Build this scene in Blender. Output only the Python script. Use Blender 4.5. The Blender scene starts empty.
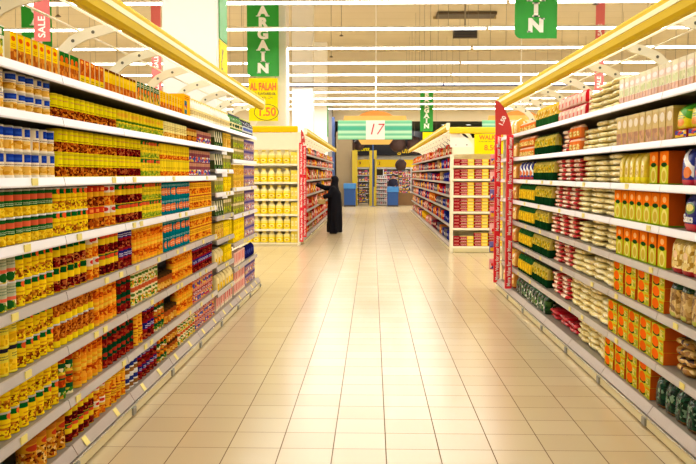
import bpy, bmesh, math, random
from mathutils import Vector, Matrix
R = random.Random(7)
PI = math.pi
scene = bpy.context.scene
COL = scene.collection

# ------------------------------------------------------------------ helpers
def lin(c):
    out = []
    for v in c[:3]:
        v = v / 255.0
        out.append(v / 12.92 if v <= 0.04045 else ((v + 0.055) / 1.055) ** 2.4)
    return tuple(out) + (1.0,)

class NT:
    """small node-tree writer"""
    def __init__(self, name):
        self.m = bpy.data.materials.new(name); self.m.use_nodes = True
        self.t = self.m.node_tree; self.t.nodes.clear()
        self.out = self.n('ShaderNodeOutputMaterial')
        self.b = self.n('ShaderNodeBsdfPrincipled')
        self.l(self.b.outputs[0], self.out.inputs[0])
    def n(self, k): return self.t.nodes.new(k)
    def l(self, a, b): self.t.links.new(a, b)
    def put(self, sock, v):
        if hasattr(v, 'is_linked') or isinstance(v, bpy.types.NodeSocket): self.l(v, sock)
        else: sock.default_value = v
    def math(self, op, a, b=0.0, c=None):
        n = self.n('ShaderNodeMath'); n.operation = op
        self.put(n.inputs[0], a); self.put(n.inputs[1], b)
        if c is not None: self.put(n.inputs[2], c)
        return n.outputs[0]
    def mix(self, f, a, b):
        n = self.n('ShaderNodeMix'); n.data_type = 'RGBA'
        self.put(n.inputs[0], f); self.put(n.inputs[6], a); self.put(n.inputs[7], b)
        return n.outputs[2]
    def noise(self, scale, vec=None, detail=3.0, rough=0.55):
        n = self.n('ShaderNodeTexNoise'); n.inputs['Scale'].default_value = scale
        n.inputs['Detail'].default_value = detail; n.inputs['Roughness'].default_value = rough
        if vec is not None: self.l(vec, n.inputs['Vector'])
        return n.outputs[0]
    def bump(self, h, strength=0.1, dist=0.01):
        n = self.n('ShaderNodeBump'); n.inputs['Strength'].default_value = strength
        n.inputs['Distance'].default_value = dist; self.l(h, n.inputs['Height'])
        self.l(n.outputs[0], self.b.inputs['Normal'])

def plain(name, rgb, rough=0.5, metal=0.0, var=0.06, scale=8.0, bump=0.0, emit=0.0, spec=None):
    N = NT(name)
    tc = N.n('ShaderNodeTexCoord')
    nz = N.noise(scale, tc.outputs['Object'])
    c = lin(rgb)
    d = tuple(x * (1 - var) for x in c[:3]) + (1,)
    e = tuple(min(1, x * (1 + var)) for x in c[:3]) + (1,)
    N.put(N.b.inputs['Base Color'], N.mix(nz, d, e))
    N.b.inputs['Roughness'].default_value = rough; N.b.inputs['Metallic'].default_value = metal
    if spec is not None: N.b.inputs['Specular IOR Level'].default_value = spec
    if bump: N.bump(nz, bump, 0.01)
    if emit:
        N.b.inputs['Emission Color'].default_value = c; N.b.inputs['Emission Strength'].default_value = emit
    return N.m

def label_mat(name, base, layers, rough=0.38, crinkle=0.0):
    """printed packaging: flat printed bands, panels, roundels and food pictures in the pack's own UV"""
    N = NT(name)
    uv = N.n('ShaderNodeUVMap'); uv.uv_map = 'UVMap'
    s = N.n('ShaderNodeSeparateXYZ'); N.l(uv.outputs[0], s.inputs[0])
    U = N.math('FRACT', s.outputs[0]); V = s.outputs[1]
    col = lin(base)
    for L in layers:
        k = L[0]
        if k == 'band':
            _, v0, v1, c = L
            f = N.math('MULTIPLY', N.math('GREATER_THAN', V, v0), N.math('LESS_THAN', V, v1)); cc = lin(c)
        elif k == 'rect':
            _, u0, u1, v0, v1, c = L
            f = N.math('MULTIPLY', N.math('MULTIPLY', N.math('GREATER_THAN', V, v0), N.math('LESS_THAN', V, v1)),
                       N.math('MULTIPLY', N.math('GREATER_THAN', U, u0), N.math('LESS_THAN', U, u1))); cc = lin(c)
        elif k == 'ell':
            _, cu, cv, ru, rv, c = L
            a = N.math('DIVIDE', N.math('SUBTRACT', U, cu), ru); b = N.math('DIVIDE', N.math('SUBTRACT', V, cv), rv)
            f = N.math('LESS_THAN', N.math('ADD', N.math('MULTIPLY', a, a), N.math('MULTIPLY', b, b)), 1.0); cc = lin(c)
        elif k == 'diag':
            _, su, o0, o1, v0, v1, c = L
            q = N.math('ADD', V, N.math('MULTIPLY', U, su))
            f = N.math('MULTIPLY', N.math('GREATER_THAN', q, o0), N.math('LESS_THAN', q, o1))
            f = N.math('MULTIPLY', f, N.math('MULTIPLY', N.math('GREATER_THAN', V, v0), N.math('LESS_THAN', V, v1))); cc = lin(c)
        elif k == 'pic':
            _, u0, u1, v0, v1, cols, sc = L
            f = N.math('MULTIPLY', N.math('MULTIPLY', N.math('GREATER_THAN', V, v0), N.math('LESS_THAN', V, v1)),
                       N.math('MULTIPLY', N.math('GREATER_THAN', U, u0), N.math('LESS_THAN', U, u1)))
            vo = N.n('ShaderNodeTexVoronoi'); vo.inputs['Scale'].default_value = sc
            oi = N.n('ShaderNodeObjectInfo')
            cb = N.n('ShaderNodeCombineXYZ'); N.l(s.outputs[0], cb.inputs[0]); N.l(N.math('MULTIPLY', V, 1.5), cb.inputs[1]); N.l(oi.outputs['Random'], cb.inputs[2])
            N.l(cb.outputs[0], vo.inputs['Vector'])
            sr = N.n('ShaderNodeSeparateColor'); N.l(vo.outputs['Color'], sr.inputs[0])
            rp = N.n('ShaderNodeValToRGB'); rp.color_ramp.interpolation = 'CONSTANT'
            el = rp.color_ramp.elements
            while len(el) < len(cols): el.new(0.5)
            for i, cx in enumerate(cols):
                el[i].position = i / len(cols); el[i].color = lin(cx)
            N.l(sr.outputs[0], rp.inputs[0]); cc = rp.outputs[0]
        elif k == 'print':            # rows of small print, too fine to read
            _, u0, u1, v0, v1, n, c = L
            w = N.math('FRACT', N.math('MULTIPLY', N.math('SUBTRACT', V, v0), n / (v1 - v0)))
            f = N.math('MULTIPLY', N.math('MULTIPLY', N.math('GREATER_THAN', V, v0), N.math('LESS_THAN', V, v1)),
                       N.math('MULTIPLY', N.math('GREATER_THAN', U, u0), N.math('LESS_THAN', U, u1)))
            f = N.math('MULTIPLY', f, N.math('LESS_THAN', w, 0.5))
            wn = N.noise(38.0, uv.outputs[0], 1.0)
            f = N.math('MULTIPLY', f, N.math('GREATER_THAN', wn, 0.44)); cc = lin(c)
        col = N.mix(f, col, cc)
    oi = N.n('ShaderNodeObjectInfo')
    hsv = N.n('ShaderNodeHueSaturation')
    N.l(N.math('MULTIPLY_ADD', oi.outputs['Random'], 0.16, 0.93), hsv.inputs['Value']); hsv.inputs['Saturation'].default_value = 1.0
    N.put(hsv.inputs['Color'], col)
    N.l(hsv.outputs[0], N.b.inputs['Base Color'])
    N.b.inputs['Roughness'].default_value = rough; N.b.inputs['Specular IOR Level'].default_value = 0.0 if rough > 0.26 else 0.14
    if crinkle:
        tc = N.n('ShaderNodeTexCoord')
        N.bump(N.noise(26.0, tc.outputs['Object'], 2.0), crinkle, 0.02)
    return N.m

def mesh_from(bm, name):
    me = bpy.data.meshes.new(name); bm.normal_update(); bm.to_mesh(me); bm.free(); return me
def smooth(me, ang=35):
    for p in me.polygons: p.use_smooth = True
    try: me.set_sharp_from_angle(angle=math.radians(ang))
    except Exception: pass
    return me

def add_box(bm, x0, x1, y0, y1, z0, z1, bev=0.0, uv=True):
    b2 = bmesh.new()
    vs = [b2.verts.new((x, y, z)) for x in (x0, x1) for y in (y0, y1) for z in (z0, z1)]
    for q in ((0,1,3,2),(4,6,7,5),(0,4,5,1),(2,3,7,6),(0,2,6,4),(1,5,7,3)): b2.faces.new([vs[i] for i in q])
    if bev:
        bmesh.ops.bevel(b2, geom=b2.edges[:], offset=bev, segments=2, affect='EDGES', profile=0.6)
    bmesh.ops.recalc_face_normals(b2, faces=b2.faces[:])
    ul = b2.loops.layers.uv.new('UVMap')
    sx, sy, sz = max(x1-x0,1e-6), max(y1-y0,1e-6), max(z1-z0,1e-6)
    for f in b2.faces:
        n = f.normal
        for l in f.loops:
            c = l.vert.co
            if abs(n.x) >= abs(n.y) and abs(n.x) >= abs(n.z):
                u = (c.y-y0)/sy; u = u if n.x > 0 else 1-u; v = (c.z-z0)/sz
            elif abs(n.y) >= abs(n.z):
                u = 0.012; v = (c.z-z0)/sz
            else: u = (c.y-y0)/sy; v = 0.97
            l[ul].uv = (min(max(u,0.002),0.998), min(max(v,0.002),0.998))
    me = bpy.data.meshes.new('tmp'); b2.to_mesh(me); b2.free(); bm.from_mesh(me); bpy.data.meshes.remove(me)

def box_mesh(name, x0, x1, y0, y1, z0, z1, bev=0.0):
    bm = bmesh.new(); add_box(bm, x0, x1, y0, y1, z0, z1, bev); return mesh_from(bm, name)

def add_lathe(bm, prof, seg=18, cx=0, cy=0, caps=True, reps=2.0, vspan=None, sq=0.0):
    """profile [(r,z)], u runs reps times round, front (u=.5) towards +X"""
    ul = bm.loops.layers.uv.get('UVMap') or bm.loops.layers.uv.new('UVMap')
    z0, z1 = vspan or (prof[0][1], prof[-1][1])
    rings = []
    for r, z in prof:
        ring = []
        for i in range(seg):
            a = 2*PI*i/seg
            k = 1.0
            if sq: k = 1.0 / max(abs(math.cos(a)), abs(math.sin(a))) * sq + (1-sq)
            ring.append(bm.verts.new((cx+r*k*math.cos(a), cy+r*k*math.sin(a), z)))
        rings.append(ring)
    def uv(i, z): return (0.5 + reps*i/seg, min(max((z-z0)/(z1-z0), 0.0), 1.0))
    for j in range(len(rings)-1):
        for i in range(seg):
            k = (i+1) % seg
            f = bm.faces.new((rings[j][i], rings[j][k], rings[j+1][k], rings[j+1][i]))
            for l, (ii, jj) in zip(f.loops, ((i,j),(i+1,j),(i+1,j+1),(i,j+1))): l[ul].uv = uv(ii, prof[jj][1])
    if caps:
        for ring, rev, v in ((rings[0], True, 0.001), (rings[-1], False, 0.999)):
            f = bm.faces.new(ring[::-1] if rev else ring)
            for l in f.loops: l[ul].uv = (0.02, v)

def add_tube(bm, pts, r, seg=8, caps=True):
    ul = bm.loops.layers.uv.get('UVMap') or bm.loops.layers.uv.new('UVMap')
    pts = [Vector(p) for p in pts]; rings = []
    rr = r if isinstance(r, (list, tuple)) else [r]*len(pts)
    for i, p in enumerate(pts):
        d = (pts[min(i+1, len(pts)-1)] - pts[max(i-1, 0)]).normalized()
        a = d.cross(Vector((0,0,1)))
        if a.length < 1e-3: a = d.cross(Vector((0,1,0)))
        a.normalize(); b = d.cross(a)
        rings.append([bm.verts.new(p + (a*math.cos(2*PI*k/seg) + b*math.sin(2*PI*k/seg))*rr[i]) for k in range(seg)])
    for j in range(len(rings)-1):
        for k in range(seg):
            bm.faces.new((rings[j][k], rings[j][(k+1)%seg], rings[j+1][(k+1)%seg], rings[j+1][k]))
    if caps: bm.faces.new(rings[0][::-1]); bm.faces.new(rings[-1])
    bmesh.ops.recalc_face_normals(bm, faces=bm.faces[:])

def add_prism(bm, poly, axis, a, b):
    """poly of 2-D points extruded along axis from a to b; x: (y,z)  y: (x,z)  z: (x,y)"""
    def P(p, t): return {'x': (t,p[0],p[1]), 'y': (p[0],t,p[1]), 'z': (p[0],p[1],t)}[axis]
    A = [bm.verts.new(P(p, a)) for p in poly]; B = [bm.verts.new(P(p, b)) for p in poly]
    n = len(poly)
    fs = [bm.faces.new(A), bm.faces.new(B[::-1])] + [bm.faces.new((A[i], B[i], B[(i+1)%n], A[(i+1)%n])) for i in range(n)]
    bmesh.ops.recalc_face_normals(bm, faces=fs)

def obj(name, me, mat=None, parent=None, loc=None, rz=None, kind=None, label=None):
    if isinstance(me, bmesh.types.BMesh): me = mesh_from(me, name)
    o = bpy.data.objects.new(name, me); COL.objects.link(o)
    if mat is not None:
        if len(me.materials) == 0: me.materials.append(mat)
        elif me.materials[0] != mat: o.material_slots[0].link = 'OBJECT'; o.material_slots[0].material = mat
    if parent is not None: o.parent = parent
    if loc is not None: o.location = loc
    if rz is not None: o.rotation_euler = (0, 0, rz)
    if kind: o['kind'] = kind
    if label: o['label'] = label
    return o
def tag(o, label, cat, group=None):
    o['label'] = label; o['category'] = cat
    if group: o['group'] = group
    return o
def thing(name, label, cat, loc=(0,0,0), rz=0.0, group=None):
    o = bpy.data.objects.new(name, None); COL.objects.link(o); o.empty_display_size = 0.1
    o.location = loc; o.rotation_euler = (0,0,rz)
    return tag(o, label, cat, group)
def structure(name, me, mat): return obj(name, me, mat, kind='structure')

def text_mesh(txt, size, extrude=0.002, bold=0.0, shear=0.0, align='CENTER', xs=1.0):
    cu = bpy.data.curves.new('t', 'FONT'); cu.body = txt; cu.size = size; cu.extrude = extrude
    cu.offset = bold; cu.shear = shear; cu.align_x = align; cu.align_y = 'CENTER'; cu.resolution_u = 3
    o = bpy.data.objects.new('t', cu); COL.objects.link(o)
    dg = bpy.context.evaluated_depsgraph_get(); dg.update()
    me = bpy.data.meshes.new_from_object(o.evaluated_get(dg), depsgraph=dg)
    bpy.data.objects.remove(o); bpy.data.curves.remove(cu)
    if xs != 1.0: me.transform(Matrix.Scale(xs, 4, (1,0,0)))
    return me
def text_obj(name, txt, size, mat, parent, M, **k):
    me = text_mesh(txt, size, **k); me.transform(M); me.name = name
    me.materials.clear()
    return obj(name, me, mat, parent)
FACE_NEG_Y = Matrix(((1,0,0,0),(0,0,-1,0),(0,1,0,0),(0,0,0,1)))      # text read by someone looking along +Y
FACE_NEG_X = Matrix(((0,0,-1,0),(-1,0,0,0),(0,1,0,0),(0,0,0,1)))     # read by someone looking along +X
FACE_POS_X = Matrix(((0,0,1,0),(1,0,0,0),(0,1,0,0),(0,0,0,1)))
def T(x, y, z): return Matrix.Translation((x, y, z))
ROT90 = Matrix.Rotation(PI/2, 4, 'Z')

# ------------------------------------------------------------------ camera
F, CH = 855.0, 1.57
yaw = math.atan((372.5-348)/F); pitch = math.atan((232-174)/F*math.cos(yaw))
cam = bpy.data.cameras.new('camera'); cam.sensor_width = 36.0; cam.lens = F*36.0/696.0; cam.clip_end = 300
co = bpy.data.objects.new('camera', cam); COL.objects.link(co)
co.location = (0, 0, CH); co.rotation_euler = (PI/2 - pitch, 0, yaw); scene.camera = co

# ------------------------------------------------------------------ materials
M = {}
def make_floor():
    N = NT('cream_floor_tile')
    tc = N.n('ShaderNodeTexCoord'); s = N.n('ShaderNodeSeparateXYZ'); N.l(tc.outputs['Object'], s.inputs[0])
    a = N.math('DIVIDE', N.math('SUBTRACT', s.outputs[0], 0.079), 0.302); b = N.math('DIVIDE', s.outputs[1], 0.3)
    fa, fb = N.math('FRACT', a), N.math('FRACT', b)
    da = N.math('MINIMUM', fa, N.math('SUBTRACT', 1.0, fa)); db = N.math('MINIMUM', fb, N.math('SUBTRACT', 1.0, fb))
    g = N.math('LESS_THAN', N.math('MINIMUM', da, db), 0.0095)
    cb = N.n('ShaderNodeCombineXYZ'); N.l(N.math('FLOOR', a), cb.inputs[0]); N.l(N.math('FLOOR', b), cb.inputs[1])
    wn = N.n('ShaderNodeTexWhiteNoise'); wn.noise_dimensions = '2D'; N.l(cb.outputs[0], wn.inputs['Vector'])
    c = N.mix(wn.outputs['Value'], lin((202,180,138)), lin((207,186,145)))
    mot = N.noise(3.0, tc.outputs['Object'])
    c = N.mix(N.math('MULTIPLY', mot, 0.15), c, lin((194,170,126)))
    N.put(N.b.inputs['Base Color'], N.mix(g, c, lin((104,80,46))))
    r = 0.22
    N.put(N.b.inputs['Roughness'], N.math('MULTIPLY_ADD', g, 0.5, r)); N.put(N.b.inputs['Specular IOR Level'], N.math('MULTIPLY_ADD', g, -0.45, 0.5))
    N.b.inputs['IOR'].default_value = 1.66
    h = N.math('MULTIPLY_ADD', g, -1.0, 1.0)
    N.bump(h, 0.25, 0.002)
    return N.m
M['floor'] = make_floor()
def make_ceiling():
    N = NT('tan_metal_roof_sheet')
    tc = N.n('ShaderNodeTexCoord'); s = N.n('ShaderNodeSeparateXYZ'); N.l(tc.outputs['Object'], s.inputs[0])
    fr = N.math('FRACT', N.math('MULTIPLY', s.outputs[1], 0.8))
    g = N.math('LESS_THAN', fr, 0.06)
    nz = N.noise(0.5, tc.outputs['Object'])
    c = N.mix(nz, lin((212,198,166)), lin((222,208,176)))
    N.put(N.b.inputs['Base Color'], N.mix(g, c, lin((206,192,158)))); N.b.inputs['Roughness'].default_value = 0.6
    return N.m
M['ceil'] = make_ceiling()
M['wall'] = plain('tan_painted_wall', (222,208,178), 0.8, var=0.05, scale=1.0)
M['greywall'] = plain('grey_painted_wall', (150,146,140), 0.8, var=0.05, scale=1.0)
M['taupe'] = plain('taupe_column_cladding', (142,122,90), 0.6, var=0.08, scale=3.0)
M['white'] = plain('white_painted_column', (246,243,236), 0.6, var=0.02, scale=2.0)
M['shelf'] = plain('shade_greyed_shelf_board', (132,122,104), 0.45, var=0.03)  # board greyed so its colour carries the dim shelf interior
M['backp'] = plain('shade_darkened_gondola_back', (74,66,54), 0.6, var=0.05)  # panel darkened to put the shade of the shelf gaps into its colour
M['white_shelf'] = plain('white_enamel_panel', (234,230,228), 0.4, var=0.03)
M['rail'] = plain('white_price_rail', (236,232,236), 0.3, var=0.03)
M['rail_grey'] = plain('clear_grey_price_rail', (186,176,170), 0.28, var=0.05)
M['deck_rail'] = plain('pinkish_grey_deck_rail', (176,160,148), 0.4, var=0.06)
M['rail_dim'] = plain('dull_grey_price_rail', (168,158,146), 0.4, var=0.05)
M['plinth'] = plain('cream_metal_plinth', (218,202,150), 0.38, var=0.04)
M['chrome'] = plain('steel_trim', (200,198,190), 0.25, metal=0.9, var=0.03)
M['bracket'] = plain('grey_bumper_bracket', (140,138,128), 0.4, metal=0.4)
M['tag'] = plain('yellow_price_tag', (240,222,120), 0.5, var=0.08, scale=40)
M['yellow'] = plain('yellow_canopy_rail', (226,190,0), 0.6, var=0.04, scale=1.5, spec=0.12)
M['strip'] = plain('pale_yellow_rail_strip', (250,238,176), 0.45, var=0.02)
M['cream'] = plain('cream_canopy_metal', (246,236,205), 0.45, var=0.03)
M['hole'] = plain('dark_hole_disc', (110,104,84), 0.5, metal=0.3)  # dark discs stand in for the round holes of the canopy arms
M['red'] = plain('red_plastic_post', (228,20,42), 0.4, var=0.05)
M['redfin'] = plain('red_topper_board', (196,40,32), 0.45, var=0.05)
M['letter'] = plain('white_lettering', (250,246,236), 0.5, var=0.01)
M['green'] = plain('green_banner_print', (22,156,30), 0.5, var=0.06, scale=2.0)
M['ysign'] = plain('yellow_poster_print', (246,222,8), 0.6, var=0.04, scale=3.0, spec=0.08)
M['orange_ink'] = plain('orange_poster_ink', (228,112,18), 0.5, var=0.02)
M['dark_ink'] = plain('dark_poster_ink', (50,40,34), 0.5, var=0.02)
M['pink'] = plain('red_hanging_strip', (222,106,100), 0.5, var=0.05, scale=2.0)
M['mint'] = NT('mint_striped_sign').m
def make_mint():
    m = M['mint']; t = m.node_tree; nd = t.nodes; b = [n for n in nd if n.type == 'BSDF_PRINCIPLED'][0]
    tc = nd.new('ShaderNodeTexCoord'); s = nd.new('ShaderNodeSeparateXYZ'); t.links.new(tc.outputs['Generated'], s.inputs[0])
    rp = nd.new('ShaderNodeValToRGB'); rp.color_ramp.interpolation = 'EASE'; e = rp.color_ramp.elements
    stops = [(0,(120,214,160)),(0.16,(190,238,200)),(0.24,(96,200,150)),(0.40,(196,240,206)),(0.52,(64,184,146)),(0.66,(70,186,150)),(0.78,(196,240,206)),(0.88,(110,208,158)),(1.0,(150,226,178))]
    while len(e) < len(stops): e.new(0.5)
    for i, (p, c) in enumerate(stops): e[i].position = p; e[i].color = lin(c)
    t.links.new(s.outputs[2], rp.inputs[0]); t.links.new(rp.outputs[0], b.inputs['Base Color']); b.inputs['Roughness'].default_value = 0.5
make_mint()
M['peach'] = plain('peach_sign_panel', (244,190,92), 0.5, var=0.05)
M['orange'] = plain('orange_sign_top', (236,146,50), 0.5, var=0.05)
M['digit'] = plain('red_sign_digits', (206,48,40), 0.5)
M['tube'] = plain('lit_fluorescent_tube', (255,252,244), 0.4, var=0.0, emit=11.0)
M['shelf_tube'] = plain('lit_canopy_tube', (255,248,226), 0.4, var=0.0, emit=0.6)
M['housing'] = plain('white_batten_housing', (240,236,226), 0.5, var=0.02)
M['wire'] = plain('grey_wire', (150,140,120), 0.5, metal=0.3)
M['bluebeam'] = plain('blue_cable_tray', (62,66,120), 0.5)
M['duct'] = plain('grey_duct_grille', (92,78,56), 0.5, metal=0.2)
M['tanduct'] = plain('tan_duct', (176,156,110), 0.5, metal=0.2)
M['bluec'] = plain('blue_laminate', (14,66,130), 0.4, var=0.06, scale=3)
M['bluetop'] = plain('light_blue_laminate_top', (56,122,186), 0.35, var=0.04)
M['bluepole'] = plain('blue_painted_pole', (60,80,130), 0.45)
M['yframe'] = plain('olive_yellow_frame', (176,150,10), 0.45, var=0.08, scale=3)
M['darksoffit'] = plain('dark_green_soffit', (26,40,34), 0.6)
M['darkboard'] = plain('black_sign_board', (18,14,20), 0.5)
M['ydeep'] = plain('golden_yellow_fascia', (250,204,6), 0.45, var=0.03)
M['yfascia'] = plain('yellow_fascia_added_glow', (250,200,4), 0.45, var=0.03, emit=0.45)  # glow added to brighten the fascia, no lamp behind it
M['wicker'] = plain('brown_wicker', (78,52,46), 0.7, var=0.35, scale=30, bump=0.5)
M['wood'] = plain('brown_wood_panel', (120,84,42), 0.55, var=0.2, scale=6)
M['darkstuff'] = plain('dark_counter_front', (40,34,40), 0.6)
M['black_cloth'] = plain('black_abaya_cloth', (13,12,20), 0.85, var=0.3, scale=6, bump=0.25, spec=0.2)
M['navy_cloth'] = plain('navy_shirt_cloth', (26,24,52), 0.8, var=0.2, scale=8)
M['skin'] = plain('skin', (176,122,88), 0.55, var=0.05, scale=10)
M['hair'] = plain('black_hair', (14,11,10), 0.6, var=0.2, scale=30)
M['eye'] = plain('dark_eye', (20,14,12), 0.2)
M['tan_bag'] = plain('tan_leather', (196,164,96), 0.5, var=0.1)
M['shoe'] = plain('black_shoe', (16,14,14), 0.5)
M['steel'] = plain('tin_lid_metal', (196,190,176), 0.3, metal=0.8, var=0.05)
M['glass'] = plain('clear_shop_glass', (210,220,220), 0.05)
M['dots'] = None
def make_dots():
    N = NT('white_board_spots_for_arm_holes')
    tc = N.n('ShaderNodeTexCoord'); vo = N.n('ShaderNodeTexVoronoi'); vo.inputs['Scale'].default_value = 15.0
    vo.inputs['Randomness'].default_value = 0.7
    N.l(tc.outputs['Object'], vo.inputs['Vector'])
    f = N.math('LESS_THAN', vo.outputs['Distance'], 0.20)
    N.put(N.b.inputs['Base Color'], N.mix(f, lin((244,238,224)), lin((40,36,34)))); N.b.inputs['Roughness'].default_value = 0.5
    return N.m
M['dots'] = make_dots()

# ------------------------------------------------------------------ room shell
structure('floor', box_mesh('floor', -24, 24, -3, 62, -0.12, 0.0), M['floor'])
structure('ceiling', box_mesh('ceiling', -24, 24, -3, 62, 7.6, 7.75), M['ceil'])
structure('wall_left', box_mesh('wall_left', -24.2, -24, -3, 62, 0, 7.6), M['wall'])
structure('wall_right', box_mesh('wall_right', 24, 24.2, -3, 62, 0, 7.6), M['wall'])
structure('wall_front', box_mesh('wall_front', -24, 24, -3.2, -3, 0, 7.6), M['wall'])
bm = bmesh.new()
add_prism(bm, [(-24,0),(-2.05,0),(-2.05,4.2),(9.0,4.2),(9.0,0),(24,0),(24,7.6),(-24,7.6)], 'y', 43.0, 43.25)
structure('wall_back', bm, M['wall'])
structure('wall_far', box_mesh('wall_far', -24, 24, 61.8, 62, 0, 7.6), M['greywall'])
structure('ceiling_soffit', box_mesh('ceiling_soffit', -24, 24, 43.25, 61.8, 4.2, 4.3), M['darksoffit'])
for i, y in enumerate((11.6, 20.95, 30.3, 39.6)):
    bm = bmesh.new(); add_box(bm, -2.84, -2.1, y, y+0.74, 0, 7.6, 0.015)
    structure('column_left_%d' % (i+1), bm, M['white'])
structure('column_taupe_1', box_mesh('column', -1.80, -1.0, 42.2, 42.9, 0, 3.65, 0.02), M['taupe'])
structure('column_grey_1', box_mesh('column', -2.36, -1.97, 42.1, 42.9, 0, 4.9, 0.02), M['greywall'])
# cable tray and duct high up
o = obj('ceiling_cable_tray', box_mesh('cable_tray', -23.5, 23.5, 29.95, 30.2, 4.62, 4.72, 0.01), M['bluebeam'])
tag(o, 'long blue cable tray crossing the ceiling behind the rows of lights', 'cable tray')

# ------------------------------------------------------------------ ceiling lights
ROWS = [15.64 + 2.805*k for k in range(-5, 10)]
bmh = bmesh.new(); add_prism(bmh, [(-0.03,0.026),(0.03,0.026),(0.022,0.060),(-0.022,0.060)], 'x', -3.01, 3.01)
hous = mesh_from(bmh, 'housing')
bmt = bmesh.new(); add_tube(bmt, [(-2.99,0,0),(2.99,0,0)], 0.021, 8); tubeme = smooth(mesh_from(bmt, 'tube'))
bmw = bmesh.new(); add_tube(bmw, [(0,0,0.060),(0,0,2.93)], 0.006, 5); wireme = mesh_from(bmw, 'wire')
ordn = ['first','second','third','fourth','fifth','sixth','seventh','eighth','ninth','tenth','eleventh','twelfth','thirteenth','fourteenth','fifteenth','sixteenth','seventeenth','eighteenth','nineteenth','twentieth']
LZ = 4.645
for k, y in enumerate(ROWS):
    half = 5.5 + y*0.5
    n = 1 if y < 15 else int(half // 6.05)
    for i in range(-n, n+1):
        x = i*6.05 - 0.6
        if y > 15:
            place = 'over the aisle' if i == 0 else ('%s fixture %s of the aisle' % (['next', 'second', 'third', 'fourth', 'fifth'][abs(i)-1], 'left' if i < 0 else 'right'))
            lab = 'white fluorescent batten %s, %s row back' % (place, ordn[k-5])
        else:
            lab = 'white fluorescent batten overhead in the near rows'
        t = thing('ceiling_light', lab, 'light', (x, y, LZ), 0, 'fluorescent battens in row %d' % (k+1) if y > 15 else 'battens overhead near the camera')
        obj('housing', hous, M['housing'], t); obj('tube', tubeme, M['tube'], t)
        for wx in (-2.2, 2.2): obj('hanger', wireme, M['wire'], t, (wx, 0, 0))
        if True:
            ld = bpy.data.lights.new('batten_light', 'AREA'); ld.shape = 'RECTANGLE'; ld.size = 5.8; ld.size_y = 0.10
            ld.energy = 1.0; ld.color = (0.975, 0.985, 0.945)
            lo = bpy.data.objects.new('batten_light', ld); COL.objects.link(lo); lo.location = (x, y, LZ-0.03)
            ld['row'] = k
LAMPS = [o for o in COL.objects if o.type == 'LIGHT']

# air-conditioning slot, grille and ducts
t = thing('air_grille', 'dark square return-air grille hanging between ceiling lights', 'vent', (2.13, 20.1, 4.84))
obj('frame', box_mesh('frame', -0.28,0.28,-0.05,0.05,-0.14,0.14,0.01), M['duct'], t)
bm = bmesh.new()
for k in range(7): add_box(bm, -0.25, 0.25, -0.07, -0.05, -0.11+k*0.035, -0.095+k*0.035)
obj('louvre', bm, M['darkstuff'], t)
bm = bmesh.new(); add_tube(bm, [(0,0,0.14),(0,0,2.74)], 0.02, 6); obj('drop_rod', bm, M['wire'], t)
t = thing('ceiling_air_slot', 'long dark slot diffuser above the grille on the ceiling', 'vent', (3.5, 33.2, 7.48))
obj('slot', box_mesh('slot', -1.1,1.1,-0.9,0.0,0.0,0.1,0.01), M['duct'], t)
obj('trim', box_mesh('trim', -1.2,1.2,0.02,0.1,0.0,0.1,0.01), M['tanduct'], t)
for (x, y, w, lab) in ((4.6, 24.0, 3.4, 'tan air duct run hung above the right shelving'), (-9.5, 24.0, 4.0, 'tan air duct run hung above the left shelving')):
    t = thing('air_duct', lab, 'duct', (x, y, 6.4))
    bm = bmesh.new(); add_tube(bm, [(-w/2,0,0),(w/2,0,0)], 0.07, 10); obj('pipe', smooth(mesh_from(bm,'pipe')), M['tanduct'], t)
    for s in (-1, 1):
        bm = bmesh.new(); add_tube(bm, [(s*w*0.4,0,0.05),(s*w*0.4,0,1.2)], 0.012, 5); obj('hanger', bm, M['wire'], t)
for (x, y, z) in ((-6.3,17.2,4.7),(-0.75,22.1,5.9),(-0.9,24.8,5.5),(4.4,17.3,4.9),(-1.3,27.0,5.2),(-10.4,17.4,4.8)):
    t = thing('ceiling_sprinkler', 'small sprinkler head on a thin drop pipe from the roof', 'sprinkler', (x,y,z), 0, 'sprinkler heads under the roof')
    bm = bmesh.new(); add_tube(bm, [(0,0,0.05),(0,0,7.6-z)], 0.010, 6); obj('drop_pipe', bm, M['wire'], t)
    bm = bmesh.new(); add_lathe(bm, [(0.012,0),(0.06,0.012),(0.06,0.022),(0.02,0.05),(0.012,0.06)], 12); obj('head', bm, M['duct'], t)

# ------------------------------------------------------------------ shelving
XL, XR = -1.6, 1.75                       # shelf edges of the two near runs
ZL = [2.07, 1.855, 1.55, 1.248, 0.955, 0.668, 0.383]
ZA = [2.07, 1.855, 1.618, 1.374, 1.13, 0.885, 0.604, 0.34]
ZB = [2.07, 1.738, 1.409, 1.092, 0.762, 0.476]
ZR = [2.06, 1.77, 1.503, 1.248, 0.990, 0.719, 0.404]
DECK = 0.14
MESH = {}
def memo(key, fn):
    if key not in MESH: MESH[key] = fn()
    return MESH[key]

def shelf_mesh(L, d):
    bm = bmesh.new(); add_box(bm, -d, 0.0, -L/2+0.004, L/2-0.004, -0.028, 0.0, 0.003); return mesh_from(bm, 'shelf')
def rail_mesh(L):
    bm = bmesh.new(); add_prism(bm, [(0.0,0.004),(0.010,0.003),(0.018,-0.034),(0.016,-0.042),(0.0,-0.040)], 'y', -L/2+0.005, L/2-0.005)
    return mesh_from(bm, 'price_rail')
def tag_mesh(): return box_mesh('price_tag', 0.015, 0.0205, -0.035, 0.035, -0.034, 0.0)

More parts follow.
